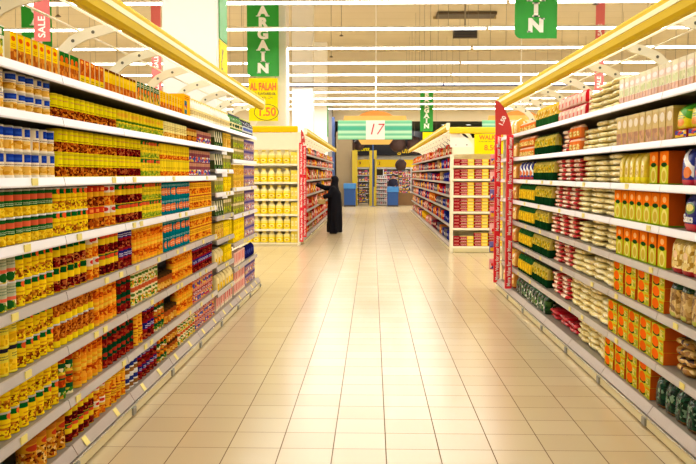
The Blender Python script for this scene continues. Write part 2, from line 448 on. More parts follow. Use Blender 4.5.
def make_bay(name, label, y0, y1, zs, X, side, group, d=0.46, top=2.2, detail=True, ntag=2, base_out=0.055, cat='shelving unit'):
    L = y1 - y0; rz = 0.0 if side < 0 else PI
    t = thing(name, label, cat, (X, (y0+y1)/2, 0), rz, group)
    obj('back_panel', memo(('bp',round(L,3),d,top), lambda: box_mesh('back_panel', -d-0.02, -d-0.002, -L/2+0.003, L/2-0.003, 0.1, top, 0.0)), M['backp'], t)
    for e in (-1, 1):
        obj('upright', memo(('up',round(L,3),d,top,e), lambda: box_mesh('upright', -d-0.06, -d-0.021, e*(L/2-0.022)-0.02, e*(L/2-0.022)+0.02, 0.0, top+0.03, 0.004)), M['white_shelf'], t)
    def plinth():
        bm = bmesh.new(); add_box(bm, -d, base_out, -L/2+0.002, L/2-0.002, 0.012, 0.072, 0.004); return mesh_from(bm, 'plinth')
    pl = obj('plinth', memo(('pl',round(L,3),d,base_out), plinth), M['plinth'], t)
    obj('trim_strip', memo(('ts',round(L,3),base_out), lambda: box_mesh('trim_strip', base_out-0.01, base_out+0.006, -L/2+0.002, L/2-0.002, 0.072, 0.084, 0.002)), M['chrome'], pl)
    if detail: obj('bumper_bracket', memo(('bb',round(L,3),base_out), lambda: box_mesh('bumper_bracket', base_out-0.002, base_out+0.012, L/2-0.075, L/2-0.004, 0.016, 0.066, 0.005)), M['bracket'], pl)
    def deck():
        bm = bmesh.new(); add_box(bm, -d, 0.016, -L/2+0.004, L/2-0.004, 0.086, DECK, 0.003); return mesh_from(bm, 'shelf')
    dk = obj('shelf', memo(('dk',round(L,3),d), deck), M['shelf'], t)
    def deckrail():
        bm = bmesh.new(); add_prism(bm, [(0.0165,DECK+0.004),(0.023,DECK+0.005),(base_out-0.002,0.092),(base_out-0.006,0.086),(0.0165,0.086)], 'y', -L/2+0.005, L/2-0.005)
        return mesh_from(bm, 'price_rail')
    obj('price_rail', memo(('dr',round(L,3),base_out), deckrail), M['deck_rail'], dk)
    if detail:
        def dtag():
            bm = bmesh.new(); add_prism(bm, [(0.0245,DECK+0.002),(0.0265,DECK+0.003),(base_out+0.001,0.100),(base_out-0.001,0.099)], 'y', -0.03, 0.03); return mesh_from(bm, 'price_tag')
        for q in range(2 if side < 0 else 0): obj('price_tag', memo(('dtag',base_out), dtag), M['tag'], dk, (0, -L/2+0.2+L*0.48*q+R.uniform(-.05,.08), 0))
    for i, z in enumerate(zs):
        sh = obj('shelf', memo(('sh',round(L,3),d), lambda: shelf_mesh(L, d)), M['shelf'], t, (0,0,z))
        if detail:
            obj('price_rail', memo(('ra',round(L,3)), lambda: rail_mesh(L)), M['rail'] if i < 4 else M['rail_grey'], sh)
            used = []
            for _ in range(ntag if i >= 3 else (1 if i == 2 else 0)):
                yy = R.uniform(-L/2+0.08, L/2-0.08)
                if all(abs(yy-u) > 0.1 for u in used):
                    used.append(yy); obj('price_tag', memo('tag', tag_mesh), M['tag'], sh, (0, yy, 0))
        else:
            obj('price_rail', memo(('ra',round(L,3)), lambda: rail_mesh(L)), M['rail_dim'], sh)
    return t

P = 1.075
LB = [3.295 + P*k for k in range(7)]        # 3.295 .. 9.745
baynames = ['nearest','second','third','fourth','fifth','sixth','seventh','eighth','ninth']
for i in range(5):
    make_bay('shelving_unit', '%s white shelving bay of the left aisle run, full of canned food' % baynames[i], LB[i], LB[i+1], ZL, XL, -1, 'left run of white shelving bays')
make_bay('shelving_unit', 'sixth white shelving bay of the left run, with closer shelf spacing', LB[5], LB[6], ZA, XL, -1, 'left run of white shelving bays')
make_bay('shelving_unit', 'seventh white shelving bay of the left run, second from its far end', LB[6], 10.72, ZB, XL, -1, 'left run of white shelving bays')
make_bay('shelving_unit', 'last white shelving bay at the far end of the left run', 10.72, 11.7, ZB, XL, -1, 'left run of white shelving bays')
RB = [3.075 + P*k for k in range(9)]        # 3.075 .. 11.675
for i in range(7):
    make_bay('shelving_unit', '%s white shelving bay of the right aisle run, full of bagged food' % baynames[i], RB[i], RB[i+1], ZR, XR, 1, 'right run of white shelving bays', base_out=0.06, ntag=1)
make_bay('shelving_unit', 'last bay of the right run, standing between the two red posts', RB[7], RB[8], ZR, XR, 1, 'right run of white shelving bays', base_out=0.06, ntag=1)

# ------------------------------------------------------------------ canopies over the shelving
def arm_mesh(rx):
    P0 = [(rx-0.12,2.492),(-0.12,2.478),(-0.22,2.452),(-0.30,2.412),(-0.37,2.345),(-0.405,2.265),(-0.418,2.18)]
    up, dn = [], []
    for i, p in enumerate(P0):
        a = Vector(P0[max(i-1,0)]); b = Vector(P0[min(i+1,len(P0)-1)]); d = (b-a).normalized(); n = Vector((-d.y, d.x))
        w = 0.020 if i == 0 else 0.034
        up.append(tuple(Vector(p)+n*w)); dn.append(tuple(Vector(p)-n*w))
    bm = bmesh.new()
    vs = []
    for s in (-0.011, 0.011):
        vs.append([[bm.verts.new((q[0], s, q[1])) for q in up], [bm.verts.new((q[0], s, q[1])) for q in dn]])
    n = len(P0)
    for i in range(n-1):
        for k in (0, 1): bm.faces.new((vs[k][0][i], vs[k][0][i+1], vs[k][1][i+1], vs[k][1][i]))
        for j in (0, 1): bm.faces.new((vs[0][j][i], vs[0][j][i+1], vs[1][j][i+1], vs[1][j][i]))
    for i in (0, n-1): bm.faces.new((vs[0][0][i], vs[1][0][i], vs[1][1][i], vs[0][1][i]))
    bmesh.ops.recalc_face_normals(bm, faces=bm.faces[:])
    return mesh_from(bm, 'arm')
def hole_disc_mesh(p):
    bm = bmesh.new(); add_tube(bm, [(p[0],-0.013,p[1]),(p[0],0.013,p[1])], 0.011, 10); return mesh_from(bm, 'hole_disc')
def canopy(label, X, side, y0, y1, arms, rx=0.10, lit=True, detail=True):
    L = y1-y0; rz = 0.0 if side < 0 else PI
    t = thing('shelf_canopy', label, 'canopy', (X, (y0+y1)/2, 0), rz, 'yellow canopies over the shelving')
    def prof():
        bm = bmesh.new(); add_prism(bm, [(rx-0.045,2.447),(rx,2.445),(rx+0.020,2.465),(rx+0.025,2.515),(rx+0.024,2.572),(rx+0.012,2.590),(rx-0.045,2.588)], 'y', -L/2, L/2); return mesh_from(bm, 'rail')
    obj('rail', prof(), M['yellow'], t)
    bm = bmesh.new(); add_prism(bm, [(rx+0.0253,2.512),(rx+0.029,2.514),(rx+0.029,2.546),(rx+0.0247,2.548)], 'y', -L/2+0.002, L/2-0.002); obj('rail_strip', bm, M['strip'], t)
    for e in (-1, 1):
        bm = bmesh.new(); add_prism(bm, [(rx-0.047,2.445),(rx+0.002,2.443),(rx+0.024,2.463),(rx+0.030,2.515),(rx+0.030,2.574),(rx+0.014,2.593),(rx-0.047,2.591)], 'y', e*(L/2)+(0.001 if e>0 else -0.013), e*(L/2)+(0.013 if e>0 else -0.001)); obj('end_cap', bm, M['cream'], t)
    bm = bmesh.new(); add_tube(bm, [(rx-0.12,-L/2,2.475),(rx-0.12,L/2,2.475)], 0.007, 10); obj('tube', smooth(mesh_from(bm,'tube')), M['shelf_tube'], t)
    bm = bmesh.new(); add_tube(bm, [(-0.27,-L/2,2.478),(-0.27,L/2,2.478)], 0.007, 6); obj('rod', bm, M['cream'], t)
    for y in arms:
        ly = (y-(y0+y1)/2) * (1 if side < 0 else -1)
        a = obj('arm', memo(('arm',rx), lambda: arm_mesh(rx)), M['cream'], t, (0, ly, 0))
        obj('bracket', memo(('abr',rx), lambda: box_mesh('bracket', rx-0.13, rx-0.044, -0.02, 0.02, 2.480, 2.505, 0.004)), M['cream'], a)
        if detail:
            for j, p in enumerate(((-0.17,2.466),(-0.30,2.412),(-0.39,2.30))): obj('hole_disc', memo(('hole_disc',j), lambda: hole_disc_mesh(p)), M['hole'], a)
    if lit:
        ld = bpy.data.lights.new('canopy_light', 'AREA'); ld.shape = 'RECTANGLE'; ld.size = 0.05; ld.size_y = L-0.1; ld.energy = 1.0; ld.color = (0.98,0.985,0.93)
        lo = bpy.data.objects.new('canopy_light', ld); COL.objects.link(lo)
        sx = -1 if side < 0 else 1
        lo.location = (X - sx*(rx-0.12), (y0+y1)/2, 2.455)
        lo.rotation_euler = (0, math.radians(-sx*14) if False else 0, 0)
        ld['len'] = L
canopy('yellow canopy rail over the left shelving run of cans', XL, -1, 3.0, 11.72, [b-0.0 for b in LB]+[10.72, 11.66])
canopy('yellow canopy rail over the right shelving run of bags', XR, 1, 3.0, 11.68, [b for b in RB[:-1]]+[11.62], rx=0.05)
CANOPY = [o for o in COL.objects if o.type == 'LIGHT' and o.name.startswith('canopy')]

# ------------------------------------------------------------------ product shapes (front towards +x, width along y, base at z=0)
def can_me(w, h):
    r = w/2
    def f():
        bm = bmesh.new(); add_lathe(bm, [(r*0.93,0),(r,0.003),(r,0.006),(r*0.965,0.009),(r*0.965,h-0.010),(r,h-0.007),(r,h-0.003),(r*0.94,h)], 18, vspan=(0,h))
        return smooth(mesh_from(bm, 'can'), 40)
    return memo(('can',w,h), f)
def lid_me(w, h):
    r = w/2
    def f():
        bm = bmesh.new(); add_lathe(bm, [(r*1.012,h-0.008),(r*1.015,h-0.002),(r*0.97,h+0.0005),(r*0.90,h-0.001)], 18); return smooth(mesh_from(bm, 'lid'), 40)
    return memo(('lid',w,h), f)
def box_me(w, d, h): return memo(('box',w,d,h), lambda: box_mesh('box', -d/2, d/2, -w/2, w/2, 0, h, 0.002))
def loop_stack(name, levels, w, d, h, seg=20, p=0.55, seed=0):
    bm = bmesh.new(); ul = bm.loops.layers.uv.new('UVMap'); rr = random.Random(seed); rings = []
    for v, a, b in levels:
        ring = []
        for i in range(seg):
            t = 2*PI*i/seg; c, s = math.cos(t), math.sin(t)
            x = math.copysign(abs(c)**p, c)*d/2*b; y = math.copysign(abs(s)**p, s)*w/2*a
            j = 1 + rr.uniform(-0.05, 0.05)
            ring.append(bm.verts.new((x*j, y, v*h)))
        rings.append(ring)
    def uvc(v): 
        u = v.co.y/w + 0.5
        return (min(max(u if v.co.x >= -1e-4 else 1-u, 0.003), 0.997), min(max(v.co.z/h, 0.003), 0.997))
    for j in range(len(rings)-1):
        for i in range(seg):
            f = bm.faces.new((rings[j][i], rings[j][(i+1)%seg], rings[j+1][(i+1)%seg], rings[j+1][i]))
            for l in f.loops: l[ul].uv = uvc(l.vert)
    for ring in (rings[0][::-1], rings[-1]):
        f = bm.faces.new(ring)
        for l in f.loops: l[ul].uv = uvc(l.vert)
    return smooth(mesh_from(bm, name), 50)
def pouch_me(w, d, h):
    return memo(('pouch',w,d,h), lambda: loop_stack('pouch', [(0,.90,.80),(.04,.97,.96),(.15,1,1),(.45,.99,1.0),(.72,.98,.92),(.86,.97,.66),(.93,.97,.36),(.97,.98,.12),(1,.98,.06)], w, d, h, seed=3))
def sack_me(w, d, h):      # upright clear bag gathered at the neck
    return memo(('sack',w,d,h), lambda: loop_stack('sack', [(0,.90,.85),(.05,.98,.98),(.3,1,1),(.55,.95,.92),(.70,.72,.66),(.78,.40,.36),(.82,.34,.30),(.90,.62,.34),(1,.86,.22)], w, d, h, p=0.8, seed=5))
def lying_me(w, d, h, sd=0):
    def f():
        bm = bmesh.new(); ul = bm.loops.layers.uv.new('UVMap'); rr = random.Random(int(w*1000)+int(h*1e4)+77*sd); n, seg = 11, 16; rings = []
        for k in range(n):
            t = -1 + 2*k/(n-1); q = max(0.0, 1-abs(t)**5); hz = h/2*(0.34+0.66*q**0.4)*(1+0.08*math.sin(3.1*t+sd*2.1)); dx = d/2*(0.84+0.16*q)*(1+0.05*math.sin(4*t+sd))
            ring = []
            for i in range(seg):
                a = 2*PI*i/seg; c, s = math.cos(a), math.sin(a)
                x = math.copysign(abs(c)**0.5, c)*dx; z = math.copysign(abs(s)**0.6, s)*hz*(1+rr.uniform(-0.16,0.02))
                ring.append(bm.verts.new((x, t*w/2, min(max(h/2+z, 0.0006), h-0.0004))))
            rings.append(ring)
        for j in range(n-1):
            for i in range(seg):
                q = (rings[j][i], rings[j+1][i], rings[j+1][(i+1)%seg], rings[j][(i+1)%seg])
                fa = bm.faces.new(q)
                for l, (ii, jj) in zip(fa.loops, ((i,j),(i,j+1),(i+1,j+1),(i+1,j))): l[ul].uv = (0.003+0.994*jj/(n-1), (((ii+4) % seg) if ii < seg else (ii+4) % seg)/seg*0.99+0.003)
        bm.faces.new(rings[0]); bm.faces.new(rings[-1][::-1]); bmesh.ops.recalc_face_normals(bm, faces=bm.faces[:])
        return smooth(mesh_from(bm, 'bag'), 60)
    return memo(('lying',w,d,h,sd), f)
def bottle_me(w, h, sq=0.0, neck=0.28, sh=0.58):
    r = w/2
    def f():
        bm = bmesh.new(); pr = [(r*.86,0),(r*.97,.02*h),(r,.06*h),(r,.22*h),(r*.96,.30*h),(r,.38*h),(r,sh*h),(r*.93,(sh+.06)*h),(r*.74,(sh+.15)*h),(r*(neck+.12),(sh+.22)*h),(r*neck,(sh+.26)*h),(r*neck,.93*h)]
        add_lathe(bm, pr, 20, vspan=(0,h), sq=sq); return smooth(mesh_from(bm, 'bottle'), 50)
    return memo(('bottle',w,h,sq,neck,sh), f)
def cap_me(w, h, neck=0.28):
    r = w/2*neck*1.25
    def f():
        bm = bmesh.new(); add_lathe(bm, [(r,.925*h),(r,.985*h),(r*.9,h)], 14); return smooth(mesh_from(bm, 'cap'), 40)
    return memo(('cap',w,h,neck), f)

BROWN = [(84,28,6),(170,74,14),(216,130,30),(116,44,8)]
DRED = [(80,8,10),(130,24,14),(60,6,12),(176,84,40)]
ORNG = [(224,110,14),(196,70,10),(240,164,40),(170,54,10)]
CORN = [(238,190,20),(250,214,50),(214,160,16),(244,200,36)]
GOLD = [(214,150,40),(190,120,24),(232,176,70),(240,200,110)]
VEG = [(60,120,30),(226,200,50),(214,120,40),(236,222,170),(120,140,40)]
PEA = [(120,150,30),(160,180,40),(210,190,40),(96,120,24)]
PASTA = [(214,176,80),(236,204,110),(184,140,52),(246,226,160)]
GREENS = [(16,52,24),(30,84,34),(10,36,20),(70,110,50)]
CONF = [(206,60,60),(240,230,220),(70,80,150),(230,190,60)]
PR = {}
def prod(key, kind, desc, cat, shape, w, d, h, base, layers, rough=0.38, crinkle=0.0, lid=False, cap=None):
    PR[key] = dict(kind=kind, desc=desc, cat=cat, shape=shape, w=w, d=d, h=h, mat=label_mat(key, base, layers, rough, crinkle), lid=lid, cap=cap)
W_EDGE = [('rect',0,.03,0,1,(236,206,140)),('rect',.97,1,0,1,(236,206,140))]
# boxes on the left top shelf
prod('soup_box_green_white','soup_box','pale green soup box','box','box',.078,.06,.150,(230,226,200),[('pic',.2,.8,.05,.6,VEG,5),('band',.7,.95,(60,130,50)),('rect',.3,.7,.72,.9,(240,236,220))])
prod('soup_box_yellow','soup_box','yellow soup box','box','box',.072,.06,.140,(242,204,4),[('pic',.04,.96,.0,.46,[(150,64,14),(206,120,30),(226,150,46),(176,84,20)],4),('ell',.5,.78,.30,.08,(224,84,10)),('print',.2,.8,.52,.64,2,(200,90,20)),('band',.93,1,(232,170,8))]+W_EDGE)
prod('soup_box_green_orange','soup_box','green-topped soup box','box','box',.072,.06,.138,(224,150,10),[('band',.62,1,(30,110,30)),('ell',.5,.72,.32,.12,(226,96,20)),('pic',.04,.96,0,.48,[(176,80,14),(220,130,40),(150,70,20)],4)]+W_EDGE)
prod('soup_box_orange','soup_box','yellow-based orange soup box','box','box',.072,.06,.138,(206,76,10),[('pic',.04,.96,.42,.78,[(176,70,14),(220,120,30),(196,90,20)],4),('band',0,.36,(238,200,10)),('ell',.5,.88,.3,.06,(240,170,60)),('print',.2,.8,.1,.28,2,(120,60,20))]+W_EDGE)
prod('soup_box_amber','soup_box','red-based amber soup box','box','box',.072,.06,.138,(236,190,8),[('band',0,.42,(170,60,10)),('pic',.04,.96,.05,.40,[(176,70,14),(220,130,40),(196,90,20)],4),('ell',.5,.74,.34,.1,(244,206,40)),('band',.88,1,(110,50,10))]+W_EDGE)
prod('soup_box_dark_green','soup_box','dark-green-and-orange soup box','box','box',.078,.06,.138,(14,84,34),[('pic',.04,.96,0,.5,[(190,90,20),(226,140,40),(60,110,30),(226,190,50)],4),('ell',.55,.6,.3,.12,(240,120,40)),('print',.15,.85,.78,.94,2,(230,236,200))]+W_EDGE)
prod('soup_box_lemon','soup_box','lemon yellow soup box','box','box',.085,.06,.138,(240,190,8),[('pic',.04,.96,.0,.4,ORNG,6),('print',.15,.85,.6,.9,3,(206,110,10))]+W_EDGE)
prod('display_box','display_box','large blue-windowed orange box','box','box',.26,.16,.19,(246,180,20),[('rect',.1,.5,.1,.7,(60,110,120)),('pic',.15,.45,.3,.55,CONF,3),('print',.1,.9,.78,.95,2,(190,60,20))])
prod('sauce_bottle_pale','sauce_bottle','cream sauce bottle','bottle','bottle',.072,.072,.19,(252,246,224),[('band',.18,.5,(246,226,150)),('print',.1,.9,.24,.42,3,(150,110,50))],.25,0,cap=(244,220,120))
prod('sauce_bottle_green','sauce_bottle','green sauce bottle','bottle','bottle',.09,.09,.20,(70,130,50),[('band',.18,.5,(230,220,150)),('ell',.5,.34,.3,.1,(40,80,40))],.2,0,cap=(30,40,60))
prod('sauce_bottle_dark','sauce_bottle','dark sauce bottle','bottle','bottle',.09,.09,.20,(46,44,58),[('band',.16,.5,(200,210,200)),('ell',.5,.34,.3,.1,(90,110,190))],.2,0,cap=(180,190,60))
# tins and cans
def TIN(c_top=(26,60,170)): return [('rect',.22,.78,.62,.93,c_top),('rect',.30,.70,.70,.80,(40,80,190)),('pic',.08,.92,.12,.46,GOLD,5),('print',.1,.9,.50,.58,1,(110,80,70))]
prod('milk_tin_short','milk_tin','short white-and-blue tin','tin','can',.092,.092,.087,(240,226,200),TIN(),lid=True)
prod('milk_tin','milk_tin','tall white-and-blue tin','tin','can',.092,.092,.118,(240,226,200),TIN(),lid=True)
prod('milk_tin_gold','milk_tin','white-and-gold tin','tin','can',.092,.092,.087,(244,226,190),[('pic',.1,.9,.1,.55,GOLD,5),('print',.1,.9,.65,.9,2,(90,90,170))],lid=True)
def BEAN(pic, top=(232,206,26)): return [('pic',0,1,.05,.46,pic,9),('print',.15,.85,.50,.60,1,(160,110,20)),('print',.2,.8,.74,.86,1,(214,150,60)),('band',.90,1,(206,180,30))]
prod('bean_can_brown','bean_can','yellow brown-bean can','can','can',.080,.080,.128,(236,220,10),BEAN(BROWN),lid=True)
prod('bean_can_red','bean_can','dark-red yellow bean can','can','can',.080,.080,.128,(238,216,14),BEAN(DRED))
prod('pea_can','pea_can','yellow pea can','can','can',.080,.080,.128,(236,208,30),[('pic',0,1,.06,.34,PEA,7),('band',.40,.52,(70,110,20)),('ell',.5,.76,.3,.1,(236,176,40))])
prod('pea_can_green_top','pea_can','green-topped pea can','can','can',.080,.080,.128,(238,206,34),[('band',.78,1,(44,110,40)),('ell',.5,.86,.26,.1,(230,100,50)),('pic',0,1,.06,.34,PEA,7),('print',.2,.8,.5,.66,2,(120,120,30))])
prod('chickpea_can','chickpea_can','yellow chickpea can','can','can',.080,.080,.128,(242,212,30),[('pic',0,1,.05,.32,ORNG,8),('print',.2,.8,.45,.6,2,(180,110,20)),('band',.93,1,(210,180,40))])
prod('pale_can','pale_can','pale yellow can','can','can',.080,.080,.128,(246,232,150),[('pic',.1,.9,.08,.36,GOLD,6),('print',.2,.8,.5,.8,3,(190,150,60))])
prod('tan_can','tan_can','tan and yellow can','can','can',.085,.085,.118,(224,184,80),[('pic',.1,.9,.1,.5,BROWN,5),('band',.8,1,(190,110,40))])
prod('plum_can','plum_can','plum red can','can','can',.085,.085,.118,(140,70,80),[('pic',.1,.9,.1,.5,CONF,4),('band',.75,1,(200,140,110))])
prod('corn_can','corn_can','green red-banded corn can','can','can',.085,.085,.125,(26,92,36),[('band',.60,.80,(222,96,60)),('pic',0,1,.0,.36,CORN,9),('print',.1,.9,.42,.54,2,(180,200,150)),('band',.9,1,(20,60,26))],lid=True)
prod('foul_can','foul_can','green-and-orange-topped bean can','can','can',.082,.082,.125,(242,206,20),[('rect',0,.45,.74,1,(10,100,36)),('ell',.66,.84,.24,.14,(236,96,40)),('pic',0,1,.08,.44,[(150,76,12),(240,208,16),(196,116,24),(244,212,20),(120,54,8),(226,160,30)],9),('print',.15,.85,.52,.64,1,(206,140,20))],lid=True)
prod('foul_can_dark','foul_can','red-and-green-topped bean can','can','can',.082,.082,.125,(240,204,20),[('rect',0,.48,.76,1,(14,84,30)),('ell',.72,.87,.22,.12,(206,44,24)),('pic',0,1,.04,.48,DRED+[(196,120,50)],8)])
prod('beef_can','beef_can','red-and-orange-topped can','can','can',.082,.082,.125,(232,168,30),[('band',.72,1,(214,58,32)),('rect',.3,.7,.78,.92,(246,150,60)),('pic',0,1,.04,.5,BROWN,6)])
prod('tuna_can','tuna_can','red-and-white-topped can','can','can',.082,.082,.125,(238,190,60),[('band',.66,1,(240,220,200)),('ell',.35,.84,.2,.1,(214,50,40)),('ell',.8,.80,.12,.1,(214,50,40)),('pic',0,1,.04,.5,ORNG,7)])
prod('kidney_can','kidney_can','yellow kidney-bean can','can','can',.082,.082,.125,(240,204,30),[('band',.76,1,(36,92,36)),('ell',.5,.86,.3,.1,(226,80,40)),('pic',0,1,.04,.48,DRED,7)])
prod('blue_red_can','blue_red_can','blue-and-red can','can','can',.085,.085,.125,(150,24,34),[('band',.58,.94,(32,34,120)),('print',.2,.8,.64,.84,2,(220,210,230)),('pic',0,1,.06,.46,DRED,6)])
prod('teal_can','teal_can','teal orange-label can','can','can',.085,.085,.125,(0,110,122),[('ell',.5,.45,.30,.24,(226,112,60)),('print',.1,.9,.78,.92,2,(150,200,200)),('print',.3,.7,.36,.56,2,(250,210,150))])
prod('orange_can','orange_can','orange-and-yellow can','can','can',.082,.082,.125,(240,150,30),[('pic',0,1,.3,.7,ORNG,6),('band',.78,.94,(246,200,60)),('band',0,.14,(240,180,40))])
prod('amber_can','amber_can','amber can','can','can',.082,.082,.125,(244,190,40),[('pic',.05,.95,.1,.5,ORNG,5),('print',.1,.9,.62,.84,2,(176,70,20)),('band',.92,1,(190,60,30))])
prod('nut_can','nut_can','orange-brown nut can','can','can',.082,.082,.125,(206,110,30),[('pic',0,1,.30,.94,[(206,110,24),(170,80,14),(120,44,8),(226,140,40)],9),('band',0,.28,(240,208,20))],lid=True)
prod('honey_can','honey_can','dark-lidded yellow can','can','can',.088,.088,.125,(228,206,60),[('band',.86,1,(40,36,50)),('pic',.1,.9,.1,.5,CORN,5),('print',.2,.8,.6,.78,2,(120,120,60))],lid=False)
prod('veg_can','veg_can','pale vegetable can','can','can',.088,.088,.128,(186,184,150),[('band',.36,.48,(226,100,70)),('pic',0,1,.0,.34,VEG,4),('print',.1,.9,.6,.9,3,(120,140,110)),('ell',.3,.2,.2,.16,(30,90,30))],lid=True)
prod('tomato_can','tomato_can','green-and-red tomato can','can','can',.082,.082,.125,(14,60,32),[('pic',0,1,.02,.42,[(130,18,14),(96,10,12),(170,60,30)],6),('ell',.5,.66,.26,.10,(170,50,30))])
prod('cream_can','cream_can','cream and green can','can','can',.082,.082,.125,(236,222,170),[('band',.76,1,(206,90,50)),('pic',0,1,.05,.42,VEG,7),('ell',.5,.6,.3,.08,(70,110,40))])
prod('mushroom_can','mushroom_can','brown mushroom can','can','can',.082,.082,.125,(170,80,30),[('pic',.1,.9,.1,.5,GOLD,4),('band',.8,1,(70,46,20))])
prod('olive_can','olive_can','green-and-orange can','can','can',.082,.082,.125,(22,80,40),[('pic',0,1,.5,.8,ORNG,5),('pic',0,1,0,.3,VEG,5),('band',.88,1,(200,90,30))])
prod('rose_can','rose_can','rose and white can','can','can',.085,.085,.125,(222,140,110),[('band',.6,.9,(160,40,60)),('print',.2,.8,.65,.85,2,(250,230,220)),('pic',.1,.9,.1,.45,CONF,5)])
prod('ghee_tin','ghee_tin','golden brown tin','tin','can',.10,.10,.17,(214,150,30),[('pic',0,1,.06,.62,BROWN+GOLD,9),('band',.86,1,(190,110,30)),('ell',.5,.74,.3,.09,(190,60,30))])
prod('blue_jar','blue_jar','white blue-label jar','jar','can',.09,.09,.125,(232,226,214),[('band',.5,.8,(36,50,130)),('band',.1,.4,(140,90,40))])
# small goods at the far end of the left run
prod('far_pack_gold','far_carton','gold carton','carton','box',.11,.07,.164,(226,186,60),[('pic',.1,.9,.1,.6,GOLD,4),('print',.1,.9,.7,.9,2,(120,70,30))])
prod('far_pack_olive','far_carton','olive carton','carton','box',.11,.07,.164,(150,140,70),[('pic',.1,.9,.1,.5,PEA,4),('band',.75,.95,(220,200,150))])
prod('far_pack_lilac','far_carton','lilac carton','carton','box',.11,.07,.164,(160,130,150),[('pic',.1,.9,.1,.6,CONF,4),('band',.75,.95,(90,80,140))])
prod('far_pack_yellow','far_carton','bright yellow carton','carton','box',.11,.07,.165,(248,214,20),[('pic',.1,.9,.05,.4,CORN,4),('print',.2,.8,.6,.85,2,(170,120,20))])
prod('far_pack_pink','far_carton','pink-and-white carton','carton','box',.11,.07,.165,(236,190,170),[('rect',.3,.7,.3,.9,(210,60,60)),('band',0,.15,(240,220,190))])
prod('far_pack_green','far_carton','dark green and cream carton','carton','box',.10,.07,.16,(70,80,40),[('diag',1,.6,1.1,0,1,(236,226,190)),('pic',.1,.9,0,.3,GREENS,4)])
prod('far_bag_navy','far_pouch','navy blue pouch','pouch','pouch',.17,.10,.16,(24,26,90),[('ell',.5,.5,.3,.2,(60,70,150))],.3,.3)
prod('far_bag_cream','far_pouch','cream pouch','pouch','pouch',.14,.09,.17,(236,214,150),[('pic',.15,.85,.1,.5,CORN,4)],.3,.3)
# right run
prod('noodle_pack_orange','noodle_pack','orange noodle packet','packet','pouch',.125,.09,.115,(232,120,50),[('pic',.1,.9,.1,.5,PASTA,5),('band',.75,.95,(240,200,170))],.3,.3)
prod('noodle_pack_pink','noodle_pack','pink noodle packet','packet','pouch',.125,.09,.112,(244,204,190),[('rect',.12,.6,.12,.45,(236,120,110)),('rect',.3,.8,.5,.7,(250,230,210)),('band',.86,1,(224,90,100)),('rect',.955,1,0,1,(206,30,44))],.3,.3)
prod('noodle_pack_red','noodle_pack','red noodle packet','packet','pouch',.16,.10,.112,(190,24,40),[('pic',.1,.9,.1,.45,CONF,4),('print',.2,.8,.6,.8,2,(250,220,200))],.3,.3)
prod('herb_bag_tall','herb_bag','tall green-based yellow bag','bag','pouch',.135,.10,.215,(224,186,70),[('band',0,.42,(34,84,38)),('pic',.1,.9,.45,.8,PASTA,5),('ell',.5,.62,.25,.1,(206,140,30))],.3,.4)
prod('herb_bag','herb_bag','green-based yellow bag','bag','pouch',.105,.09,.205,(204,184,90),[('band',0,.40,(16,56,26)),('pic',.06,.94,.40,.78,[(214,180,30),(190,150,20),(226,206,90),(120,130,40)],6),('band',.93,1,(70,96,50))],.3,.4)
prod('herb_bag_green','herb_bag','green-topped yellow bag','bag','pouch',.105,.09,.205,(216,176,40),[('band',.70,1,(40,96,44)),('pic',.1,.9,.2,.62,CORN,5),('band',0,.16,(20,60,30))],.3,.4)
prod('leaf_bag','leaf_bag','dark green leaf bag','bag','pouch',.15,.12,.19,(18,54,26),[('pic',.0,1,.05,.7,GREENS+[(220,220,200)],5),('band',.84,1,(40,90,44))],.22,.5)
prod('biscuit_pack_rose','rice_sachet','rose and cream bag','bag','lying',.32,.20,.040,(232,170,130),[('rect',0,.22,0,1,(200,30,40)),('rect',.78,1,0,1,(206,40,44)),('pic',.25,.75,0,1,[(240,200,170),(226,150,110),(250,226,200)],6)],.25,.4)
prod('lentil_bag_red','lentil_bag','glossy red bag','bag','lying',.34,.24,.045,(190,14,30),[('pic',.1,.9,0,1,[(200,20,36),(170,10,24),(226,70,70)],8)],.2,.5)
prod('rice_bag','rice_bag','gold rice bag','bag','lying',.33,.21,.043,(242,222,150),[('pic',.12,.88,0,1,[(240,220,146),(248,234,172),(230,204,122),(252,242,204)],5),('rect',0,.06,0,1,(240,226,170)),('rect',.94,1,0,1,(240,226,170))],.22,.4)
prod('rice_bag_large','rice_bag','plump gold rice bag','bag','lying',.33,.23,.048,(242,222,150),[('pic',.12,.88,0,1,[(240,220,146),(248,234,172),(230,204,122),(252,242,204)],5)],.22,.5)
prod('grain_pack_pale','grain_pack','pale rose-and-green packet','packet','box',.112,.08,.180,(222,204,156),[('band',.62,.84,(228,194,166)),('ell',.5,.74,.34,.09,(246,226,216)),('pic',.1,.9,.3,.56,[(190,190,110),(214,206,140),(170,170,90)],4),('band',0,.28,(204,140,90)),('rect',.44,.56,.05,.3,(160,80,60))],.25,.2)
prod('grain_pack_brown','grain_pack','tall golden packet','packet','box',.122,.09,.205,(196,160,70),[('ell',.5,.72,.33,.14,(232,214,176)),('pic',.05,.95,0,.42,[(150,90,40),(176,110,50),(200,140,70)],4),('band',.92,1,(206,180,90))],.25,.2)
prod('chip_bag','chip_bag','bright green-and-yellow bag','bag','pouch',.19,.13,.145,(226,204,20),[('band',.74,1,(60,150,30)),('diag',.6,.95,1.25,.3,1,(80,160,30)),('ell',.45,.26,.3,.15,(240,140,30)),('print',.2,.8,.42,.6,2,(60,120,30))],.22,.3)
prod('snack_tray','snack_tray','flat red snack tray','tray','box',.19,.16,.055,(150,40,34),[('pic',.05,.95,.2,.9,CONF,3),('band',0,.2,(60,30,60))])
